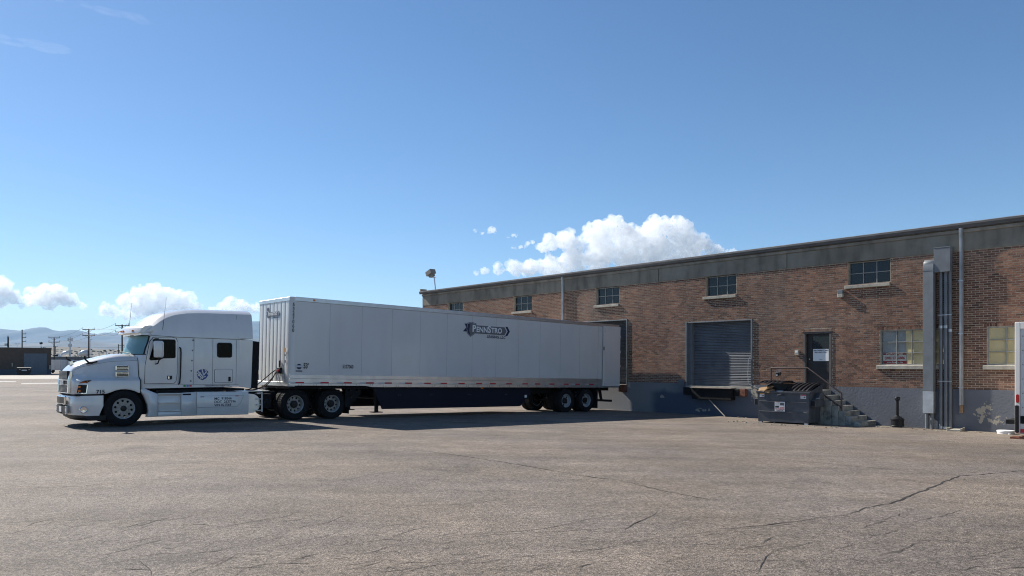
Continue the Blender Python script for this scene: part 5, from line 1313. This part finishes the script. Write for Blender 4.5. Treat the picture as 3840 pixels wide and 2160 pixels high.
# ------------------------------------------------------------------ the yard and town beyond
def far(u, v, y): return Vector(((u - 1920) / F * y, y, EYE + (1367 - v) * y / F))
fb = empty('storage_building', (-79.6, 129, 0), (0, 0, R(33)), 'low brown brick building with a grey roller door in the far left yard', 'building')
mb = MB(); mb.box(-16, 0, 0, 13, .9, 4.5); mb.obj('wall', M_FARBRICK, fb, smooth=False)
mb = MB(); mb.box(-16.02, .02, -.03, 13.02, 0, .9); mb.obj('base', mat('far_blue_base', (.06, .075, .10), .8), fb, smooth=False)
mb = MB(); mb.box(-16.1, .1, -.1, 13.1, 4.5, 4.62); mb.obj('roof_edge', M_GUTTER, fb, smooth=False)
M_FDOOR = mat('far_roller_door', (.10, .125, .155), .6, var=.1)
fd = MB().box(-3.95, -.65, -.06, -.035, 0.02, 3.62).obj('roller_door', M_FDOOR, fb, smooth=False)
for i in range(12): MB().box(-3.93, -.67, -.075, -.0605, .05 + i * .297, .05 + i * .297 + .27).obj('door_slat', M_FDOOR, fd, smooth=False)
fw = MB().box(-9.6, -7.7, -.04, -.01, 2.0, 3.85).obj('window', M_WINFRAME, fb, smooth=False)
for i in range(3): MB().box(-9.5 + i * .6, -8.97 + i * .6, -.05, -.041, 2.1, 3.75).obj('pane', M_DARKPANE, fw, smooth=False)
MB().cyl((-5.6, -.08, 1.4), (-5.6, -.08, 2.0), .09, n=10).obj('wall_pipe', M_SILL, fb)
MB().box(-.3, -.05, -.15, -.04, .9, 1.6).obj('meter_box', M_SILL, fb)
def p_on(u, y, z=4.62): return ((u - 1920) / F * y, y, z)
r = empty('vent_pipe', p_on(30.5, 131), (0, 0, 0), 'rusty vent pipe with a box on the far building roof', 'pipe')
MB().cyl((0, 0, 0), (0, 0, 2.1), .13, n=12).obj('pipe', M_POLE, r); MB().cyl((0, 0, 1.9), (0, 0, 2.15), .19, .16, n=12).obj('cap', M_GALV, r); MB().box(-.5, -.05, -.2, .2, .35, .8).obj('box', M_GALV, r)
r = empty('roof_light', p_on(154, 131), (0, 0, 0), 'small square light on a post on the far building roof', 'floodlight')
MB().cyl((0, 0, 0), (0, 0, .65), .035, n=8).obj('post', M_POLE, r); MB().obox((0, 0, .85), (.18, .03, .03), (0, .14, 0), (-.02, 0, .17)).obj('head', M_PLASTIC, r, bevel=.02)
r = empty('street_light', p_on(64, 190, 0), (0, 0, 0), 'twin headed street light behind the far brown building', 'street light')
MB().cyl((0, 0, 0), (0, 0, 7.0), .07, .05, n=8).obj('pole', M_GALV, r); MB().box(-.65, .65, -.05, .05, 6.98, 7.06).obj('arm', M_GALV, r)
for x in (-.6, .35): MB().box(x, x + .3, -.1, .1, 6.9, 7.08).obj('lamp', M_GALV, r, bevel=.02)
fdm = empty('far_dumpster', ((89 - 1920) / F * 121.5, 121.5, 0), (0, 0, R(28)), 'black dumpster with white stickers beside the far roller door', 'dumpster')
MB().prism([(-.85, .05), (.75, .05), (.95, .7), (.95, 1.15), (-.95, 1.15), (-.95, .6)], 0, 1.2).obj('body', M_PLASTIC, fdm)
MB().prismx([(-.05, 1.15), (1.25, 1.2), (1.25, 1.28), (-.05, 1.2)], -.97, .97).obj('lid', M_PLASTIC, fdm)
for x, w_, z in ((-.28, .7, .72), (-.62, .18, .88), (.66, .18, .88)): MB().box(x, x + w_, -.006, -.001, z, z + (.16 if w_ > .3 else .06)).obj('sticker', M_SILVERINK, fdm, smooth=False)
for x in (-1.05, .95): MB().box(x, x + .1, .2, .9, .55, .8).obj('fork_pocket', M_PLASTIC, fdm)

# utility poles in a row with wires
def upole(u, y, top_v, arms, w, label, single=False):
    h = EYE + (1367 - top_v) * y / F
    r = empty('utility_pole', ((u - 1920) / F * y, y, 0), (0, 0, R(8)), label, 'utility pole', 'utility poles beyond the yard')
    MB().cyl((0, 0, 0), (0, 0, h), .17, .12, n=10).obj('pole', M_POLE, r)
    pts = []
    for v in arms:
        z = EYE + (1367 - v) * y / F
        x0 = -.1 if single else -w / 2
        MB().box(x0, w / 2 if not single else w, -.06, .06, z - .07, z + .07).obj('crossarm', M_POLE, r)
        for x in ((w * .95,) if single else (-w / 2 + .06, w / 2 - .06)):
            MB().cyl((x, 0, z + .07), (x, 0, z + .42), .045, .03, n=8).obj('insulator', M_POLE, r); pts.append(Vector((x, 0, z + .42)))
        if not single:
            for sg in (-1, 1): MB().cyl((sg * w * .3, -.07, z - .05), (0, -.07, z - .62), .025, n=6).obj('brace', M_POLE, r)
    return [r.matrix_basis @ q for q in pts]
a5 = upole(458, 143, 1217, (1221, 1245), 2.45, 'tall two-arm utility pole rising beside the truck windshield')
a4 = upole(333, 156, 1233, (1236, 1258), 2.45, 'two-arm utility pole rising above the truck hood')
a2 = upole(203, 177, 1265, (1267, 1283), 2.45, 'two-arm utility pole just right of the far brown building')
a1 = upole(83, 185, 1236, (1252, 1266, 1280), .9, 'tall utility pole with short right-hand arms above the far building', True)
a7 = upole(208, 330, 1298, (1300,), 1.9, 'small distant utility pole right behind the nearer two-arm pole')
a6 = upole(444, 260, 1291, (1295,), 1.9, 'short distant utility pole left of the windshield pole', True)
def wire(a, b, label, sag=.8):
    a, b = Vector(a), Vector(b); mid = (a + b) / 2
    pts = [a.lerp(b, i / 12) - Vector((0, 0, sag * 4 * (i / 12) * (1 - i / 12))) - mid for i in range(13)]
    o = MB().tube(pts, .022, 5).obj('power_line', M_PLASTIC, None, mid); tag(o, label, 'wire')
for k in range(4):
    nm = ('upper left', 'upper right', 'lower left', 'lower right')[k]
    wire(a5[k], a4[k], 'power line on the %s insulators above the truck hood' % nm); wire(a4[k], a2[k], 'power line on the %s insulators right of the far building' % nm)
wire(far(-40, 1294, 240), far(560, 1303, 240), 'long low wire crossing in front of the mountains', .3)
r = empty('lamp_post', ((340 - 1920) / F * 170, 170, 0), (0, 0, 0), 'thin lamp post close behind the tall utility pole over the hood', 'lamp post')
MB().cyl((0, 0, 0), (0, 0, 7.4), .06, .04, n=8).obj('post', M_GALV, r); MB().box(-.12, .3, -.06, .06, 7.4, 7.5).obj('lamp', M_GALV, r)
r = empty('cell_tower', ((263 - 1920) / F * 420, 420, 0), (0, 0, 0), 'grey cell tower with three tiers of antenna panels', 'cell tower')
MB().cyl((0, 0, 0), (0, 0, 17.2), .42, .3, n=10).obj('mast', M_GALV, r)
for z, w_ in ((15.9, 1.15), (12.6, .75), (9.2, .85)):
    for i in range(5):
        a = 2 * math.pi * i / 5 + z
        MB().box(w_ * math.cos(a) - .16, w_ * math.cos(a) + .16, w_ * math.sin(a) - .1, w_ * math.sin(a) + .1, z - .95, z + .75).obj('antenna_panel', M_GALV, r)
    MB().lathe([(w_ - .05, -.05), (w_ + .05, -.05), (w_ + .05, .05), (w_ - .05, .05), (w_ - .05, -.05)], 14, (0, 0, z), 'z').obj('platform', M_GALV, r)

# concrete overpass with a pickup, stored white trailers and a pipe fence
ov = empty('overpass_wall', (-110, 252, 0), (0, 0, R(-2)), 'long grey concrete overpass wall behind the stored white trailers', 'wall')
for i in range(17): MB().box(-80 + i * 10.02, -70.03 + i * 10.02, -.3, .3, 1.0, 4.35).obj('wall_panel', M_OVER, ov, bevel=.03, smooth=False)
MB().box(-80, 90, 0, 9, -.2, 3.3).obj('embankment', M_OVER, ov, smooth=False)
for i in range(40): MB().box(-40 + i * 2.5, -39.85 + i * 2.5, -.1, .1, 4.35, 6.0).obj('fence_post', M_GALV, ov)
MB().box(-40, 60, -.02, .02, 5.9, 5.96).obj('fence_rail', M_GALV, ov)
pk = empty('pickup_truck', ((213 - 1920) / F * 256, 256, 3.3), (0, 0, 0), 'distant pale pickup on the overpass beside the utility pole', 'pickup')
MB().prism([(-1.5, .4), (3.3, .4), (3.3, 1.15), (1.3, 1.2), (1.1, 1.9), (-.1, 1.9), (-.6, 1.15), (-1.5, 1.0)], -.9, .9).obj('body', M_TRUCK, pk, bevel=.08)
MB().prism([(-.35, 1.22), (1.0, 1.25), (.95, 1.8), (.0, 1.8)], -.92, .92).obj('window', M_CABGLASS, pk)
for x in (-.8, 2.4):
    for y in (-.85, .6): MB().cyl((x, y, .4), (x, y + .25, .4), .38, n=16).obj('wheel', M_RUBBER, pk)
for (u, y, ln, h, lb) in ((206, 150, 2.35, 2.55, 'white stored box trailer nearest the far brown building'), (236, 152, 2.2, 2.45, 'white stored box trailer nearest the truck grille'), (262, 158, 3.2, 2.3, 'white stored box trailer hidden partly by the truck hood')):
    r = empty('storage_trailer', ((u - 1920) / F * y, y, 0), (0, 0, R(4)), lb, 'trailer', 'stored white trailers')
    MB().box(-ln / 2, ln / 2, 0, 5, .7, .7 + h - .55).obj('box', M_TRUCK, r, bevel=.03)
    MB().box(-ln / 2 - .02, ln / 2 + .02, -.02, 5, .62, .72).obj('sill', M_GALV, r)
    for x in (-ln / 2 + .25, ln / 2 - .25): MB().cyl((x - .1, 1.0, .35), (x + .1, 1.0, .35), .35, n=16).obj('wheel', M_RUBBER, r)
    for x in (-.03, ln / 2 - .1): MB().box(x, x + .07, -.03, -.001, .75, .1 + h).obj('door_post', M_GALV, r)
fe = empty('pipe_fence', (-80.5, 138, 0), (0, 0, R(2)), 'low grey pipe fence in front of the stored white trailers', 'fence')
for i in range(7): MB().cyl((1.2 + i * 1.05, 0, 0), (1.2 + i * 1.05, 0, 1.75 if i % 2 else 1.3), .035, n=8).obj('post', M_GALV, fe)
for z in (.55, .95, 1.3): MB().cyl((1.1, 0, z), (7.6, 0, z), .028, n=8).obj('rail', M_GALV, fe)
for (x, w_, h, m, lb, nm, ct) in ((-76.8, 2.2, .55, M_GUTTER, 'low dark skip on the ground behind the pipe fence', 'low_skip', 'skip'), (-74.9, .9, .75, M_CONC, 'pale concrete planter beside the low dark skip', 'planter', 'planter')):
    r = empty(nm, (x - 1.5, 134, 0), (0, 0, 0), lb, ct)
    MB().loft([[(-w_ / 2 * k, -.4 * k, z), (w_ / 2 * k, -.4 * k, z), (w_ / 2 * k, .4 * k, z), (-w_ / 2 * k, .4 * k, z)] for z, k in ((0, .82), (h, 1))]).obj('body', m, r, smooth=False)
    MB().box(-w_ / 2 - .04, w_ / 2 + .04, -.44, .44, h - .08, h).obj('rim', m, r, smooth=False)

# ------------------------------------------------------------------ hills and mountains
M_MOUNT = mat('mountain_scrub', (.055, .058, .055), .95, var=.25, scale=.002, tint=(.12, .11, .095), tintscale=.0012, tintlo=.45, tinthi=.62)
M_HILL = mat('dry_hill', (.115, .10, .078), .95, var=.3, scale=.03, tint=(.09, .09, .06), tintscale=.02, tintlo=.5, tinthi=.6)
def ridge(name, prof, y0, depth, m, rough, nx=170, ny=26, u0=-1500, u1=2600):
    vs = []; fs = []
    for j in range(ny):
        k = j / (ny - 1)
        for i in range(nx):
            u = u0 + (u1 - u0) * i / (nx - 1); y = y0 + depth * (k - 1) if k < 1 else y0
            x = (u - 1920) / F * y0 + (k - 1) * 0
            h = (1367 - lerp(prof, u)) * y0 / F
            g = k ** 1.35
            nz = MN.fractal(Vector((x / rough, y / rough, 3.1)), .9, 2.1, 6)
            rid = abs(MN.fractal(Vector((x / (rough * .45), y / (rough * 1.6), 7.7)), .8, 2.2, 5))
            z = h * (g - .22 * rid * math.sin(math.pi * k) + .07 * nz * (1 - .7 * k) * k)
            vs.append((x, y, z - (2 if j == 0 else 0)))
    for i in range(nx):      # back slope
        x, y, z = vs[(ny - 1) * nx + i]; vs.append((x, y + depth * .5, -5))
    for j in range(ny):
        for i in range(nx - 1): fs.append((j * nx + i, j * nx + i + 1, (j + 1) * nx + i + 1, (j + 1) * nx + i))
    me = bpy.data.meshes.new(name); me.from_pydata(vs, [], fs); me.shade_smooth()
    return tag(link(name, me, m), kind='structure')
PR = [(-1500, 1270), (-900, 1215), (-400, 1250), (-120, 1222), (0, 1233), (45, 1237), (78, 1241), (116, 1232), (160, 1226), (185, 1230), (207, 1242), (240, 1239), (278, 1235), (307, 1239), (360, 1254), (385, 1246), (435, 1247.5), (490, 1250), (600, 1252), (760, 1240), (860, 1215), (950, 1203), (1050, 1208), (1250, 1235), (1500, 1262), (1900, 1290), (2600, 1300)]
ridge('mountains', PR, 14500, 5500, M_MOUNT, 900)
PF = [(-1500, 1300), (-300, 1296), (0, 1290), (150, 1285), (300, 1276), (420, 1285), (600, 1280), (900, 1262), (1200, 1290), (2600, 1320)]
ridge('foothills', PF, 8500, 3000, M_MOUNT, 500)
PH = [(-1500, 1318), (-200, 1312), (120, 1304), (180, 1299), (230, 1297), (300, 1300), (360, 1306), (480, 1308), (700, 1314), (1200, 1330), (2600, 1345)]
ridge('dry_hill', PH, 1500, 900, M_HILL, 120, nx=220)
# scrub on the hill, one mass nobody could count
sb = MB(); rs = random.Random(31)
for i in range(900):
    u = rs.uniform(-200, 700); k = rs.random() ** .6; y = 1500 - 900 * (1 - k); x = (u - 1920) / F * 1500
    h = (1367 - lerp(PH, u)) * 1500 / F * (k ** 1.35) * .96 - 1
    r_ = rs.uniform(.8, 2.4) * (.6 + .8 * k)
    b_ = [(x + r_ * rs.uniform(.7, 1.2) * math.cos(a), y + r_ * math.sin(a), h) for a in (0, 1.26, 2.5, 3.77, 5.0)]
    m_ = [(x + .8 * r_ * rs.uniform(.7, 1.2) * math.cos(a + .5), y + .8 * r_ * math.sin(a + .5), h + r_ * rs.uniform(.7, 1.1)) for a in (0, 1.26, 2.5, 3.77, 5.0)]
    sb.loft([b_, m_])
tag(sb.obj('scrub_brush', mat('scrub_leaves', (.05, .055, .035), .95, var=.3, scale=.4), None, smooth=False), 'dark scrub brush dotted over the dry hill', 'brush', kind='stuff')

# ------------------------------------------------------------------ haze
hz = bpy.data.materials.new('haze_air'); hz.use_nodes = True
hn = hz.node_tree.nodes; hn.remove(hn['Principled BSDF'])
pv = hn.new('ShaderNodeVolumePrincipled'); pv.inputs['Color'].default_value = (.40, .68, 1, 1); pv.inputs['Density'].default_value = 4.0e-5; pv.inputs['Anisotropy'].default_value = .0
hz.node_tree.links.new(pv.outputs[0], hn['Material Output'].inputs['Volume'])
tag(MB().box(-17000, 17000, -3200, 17500, -8, 900).obj('haze', hz, None, smooth=False), 'pale blue haze in front of the distant mountains', 'haze', kind='stuff')

# ------------------------------------------------------------------ clouds
cm = bpy.data.materials.new('cloud_droplets'); cm.use_nodes = True
cn = cm.node_tree.nodes; cn.remove(cn['Principled BSDF'])
cv = cn.new('ShaderNodeVolumeScatter'); cv.inputs['Color'].default_value = (1, 1, 1, 1); cv.inputs['Density'].default_value = .0038; cv.inputs['Anisotropy'].default_value = .4
cm.node_tree.links.new(cv.outputs[0], cn['Material Output'].inputs['Volume'])
tc = cn.new('ShaderNodeTexCoord'); tn = cn.new('ShaderNodeTexNoise'); tn.inputs['Scale'].default_value = 5.0; tn.inputs['Detail'].default_value = 4; tn.inputs['Roughness'].default_value = .6
tm = cn.new('ShaderNodeMapRange'); tm.inputs[1].default_value = .38; tm.inputs[2].default_value = .64; tm.inputs[3].default_value = .0003; tm.inputs[4].default_value = .0065
cm.node_tree.links.new(tc.outputs['Object'], tn.inputs['Vector']); cm.node_tree.links.new(tn.outputs['Fac'], tm.inputs[0]); cm.node_tree.links.new(tm.outputs[0], cv.inputs['Density'])
SC.cycles.volume_step_rate = .35
SC.cycles.volume_max_steps = 256
def clouds_tex(name, scale, depth):
    t = bpy.data.textures.new(name, 'CLOUDS'); t.noise_scale = scale; t.noise_depth = depth; t.noise_basis = 'BLENDER_ORIGINAL'; return t
CT1, CT2 = clouds_tex('billow', .42, 2), clouds_tex('fray', .11, 4)
ICO = bpy.data.meshes.new('ico'); _b = bmesh.new(); bmesh.ops.create_icosphere(_b, subdivisions=2, radius=1); _b.to_mesh(ICO); _b.free()
IV = [v.co.copy() for v in ICO.vertices]; IFc = [tuple(f.vertices) for f in ICO.polygons]
DC = 26000.0
def cloud(puffs, label, seed, vox=.032, base=None, wild=.6):
    rc = random.Random(seed); mb = MB()
    cu = sum(p[0] for p in puffs) / len(puffs); cv_ = sum(p[1] for p in puffs) / len(puffs)
    def ball(x, y, z, r): mb.add([(x + v.x * r, y + v.y * r, z + v.z * r * .92) for v in IV], IFc)
    for (u, v, r) in puffs:
        x, z, rr_ = (u - cu) / 100, (cv_ - v) / 100, r / 100
        ball(x, rc.uniform(-.2, .2), z, rr_)
        for i in range(int(7 + r / 6)):         # smaller heads crowding the upper side
            a = rc.uniform(-.35, math.pi + .35); b = rc.uniform(-.9, .9); k = rc.uniform(.28, .5)
            ball(x + rr_ * .85 * math.cos(a) * math.cos(b), rr_ * .85 * math.sin(b), z + rr_ * .8 * math.sin(a) * math.cos(b), rr_ * k)
    if base is not None:
        zb = (cv_ - base) / 100
        mb.v = [(x, y, max(z, zb + .25 * (z - zb))) for x, y, z in mb.v]
    pos = far(cu, cv_, DC)
    o = mb.obj('cloud', cm, None, pos, smooth=False, fix=False)
    k = 100 * DC / F; o.scale = (k, k, k)
    m = o.modifiers.new('merge', 'REMESH'); m.mode = 'VOXEL'; m.voxel_size = vox
    for t, st in ((CT1, .42 * wild), (CT2, .30 * wild)):
        d = o.modifiers.new('d', 'DISPLACE'); d.texture = t; d.strength = st; d.mid_level = .5; d.texture_coords = 'LOCAL'
    return tag(o, label, 'cloud')
cloud([(-70, 1100, 60), (-20, 1085, 48), (25, 1110, 36), (60, 1125, 24), (-10, 1130, 40)], 'white cumulus cloud cut by the left edge of the picture', 1, base=1152)
cloud([(150, 1112, 42), (190, 1095, 36), (215, 1110, 40), (250, 1125, 30), (115, 1140, 20), (95, 1152, 10), (280, 1135, 20), (305, 1145, 12), (180, 1135, 30)], 'rounded white cumulus cloud above the far brown building', 2, base=1162)
cloud([(400, 1165, 26), (430, 1170, 24), (480, 1130, 30), (520, 1105, 34), (570, 1100, 34), (540, 1150, 50), (620, 1110, 36), (660, 1115, 30), (700, 1120, 28), (620, 1160, 50), (690, 1160, 44), (740, 1155, 20), (480, 1180, 30)], 'broad white cumulus cloud above the truck hood and cab', 3, base=1215)
cloud([(870, 1130, 24), (840, 1150, 26), (900, 1150, 30), (930, 1165, 26), (800, 1170, 18), (960, 1160, 22), (870, 1180, 40)], 'white cumulus cloud between the cab roof and the trailer', 4, base=1230)
cloud([(2070, 905, 34), (2120, 900, 40), (2040, 925, 26), (2165, 920, 32), (2240, 880, 48), (2300, 860, 50), (2270, 930, 60), (2370, 900, 60), (2470, 870, 58), (2540, 870, 52), (2560, 920, 60), (2620, 920, 46), (2450, 950, 70), (2360, 970, 60), (2680, 950, 34), (2740, 955, 20), (2240, 980, 50), (2150, 985, 50), (2060, 1000, 42), (1990, 1008, 36), (1930, 1005, 34), (1870, 1014, 25), (1820, 1020, 16), (1785, 1024, 9), (2100, 1015, 40), (2550, 990, 60)], 'huge bright cumulus cloud rising above the warehouse roof', 5, base=1040)
cloud([(1785, 866, 8), (1805, 872, 7), (1840, 864, 13), (1855, 870, 9)], 'small wisp of cloud left of the huge cumulus', 6, vox=.018, wild=.6)
cloud([(1905, 890, 6), (1922, 884, 7), (1935, 882, 6)], 'tiny wisp of cloud between the small wisp and the huge cumulus', 7, vox=.014, wild=.5)
cloud([(1925, 930, 7), (1950, 922, 9), (1975, 916, 11), (1995, 912, 9)], 'thin slanting wisp touching the huge cumulus on its left', 8, vox=.016, wild=.6)

# thin high streaks
cs_ = bpy.data.materials.new('cirrus_ice'); cs_.use_nodes = True
sn = cs_.node_tree.nodes; sn.remove(sn['Principled BSDF'])
sv = sn.new('ShaderNodeVolumeScatter'); sv.inputs['Color'].default_value = (1, 1, 1, 1); sv.inputs['Density'].default_value = .00016; sv.inputs['Anisotropy'].default_value = .3
cs_.node_tree.links.new(sv.outputs[0], sn['Material Output'].inputs['Volume'])
def streak(u0, v0, u1, v1, r, label, seed):
    rc = random.Random(seed); mb = MB(); cu, cv_ = (u0 + u1) / 2, (v0 + v1) / 2
    for i in range(26):
        t = rc.random(); u = u0 + (u1 - u0) * t; v = v0 + (v1 - v0) * t + rc.uniform(-r, r) * 1.2; k = rc.uniform(.5, 1.2) * r * (.4 + 2.4 * t * (1 - t))
        d = Vector((u1 - u0, 0, v0 - v1)).normalized()
        for_ = []
        for q in IV:
            x, y, z = q.x * 5.5, q.y * 2, q.z * .55
            for_.append(((u - cu + k * (x * d.x - z * d.z)) / 100, k * y / 100, (cv_ - v + k * (x * d.z + z * d.x)) / 100))
        mb.add(for_, IFc)
    o = mb.obj('cirrus_cloud', cs_, None, far(cu, cv_, DC), smooth=False, fix=False)
    kk = 100 * DC / F; o.scale = (kk, kk, kk)
    d = o.modifiers.new('d', 'DISPLACE'); d.texture = CT1; d.strength = .12; d.texture_coords = 'LOCAL'
    return tag(o, label, 'cloud')
streak(150, -30, 600, 95, 10, 'thin white cirrus streak at the top left corner', 41)
streak(-120, 120, 290, 200, 12, 'fainter cirrus streak below the top left one', 42)
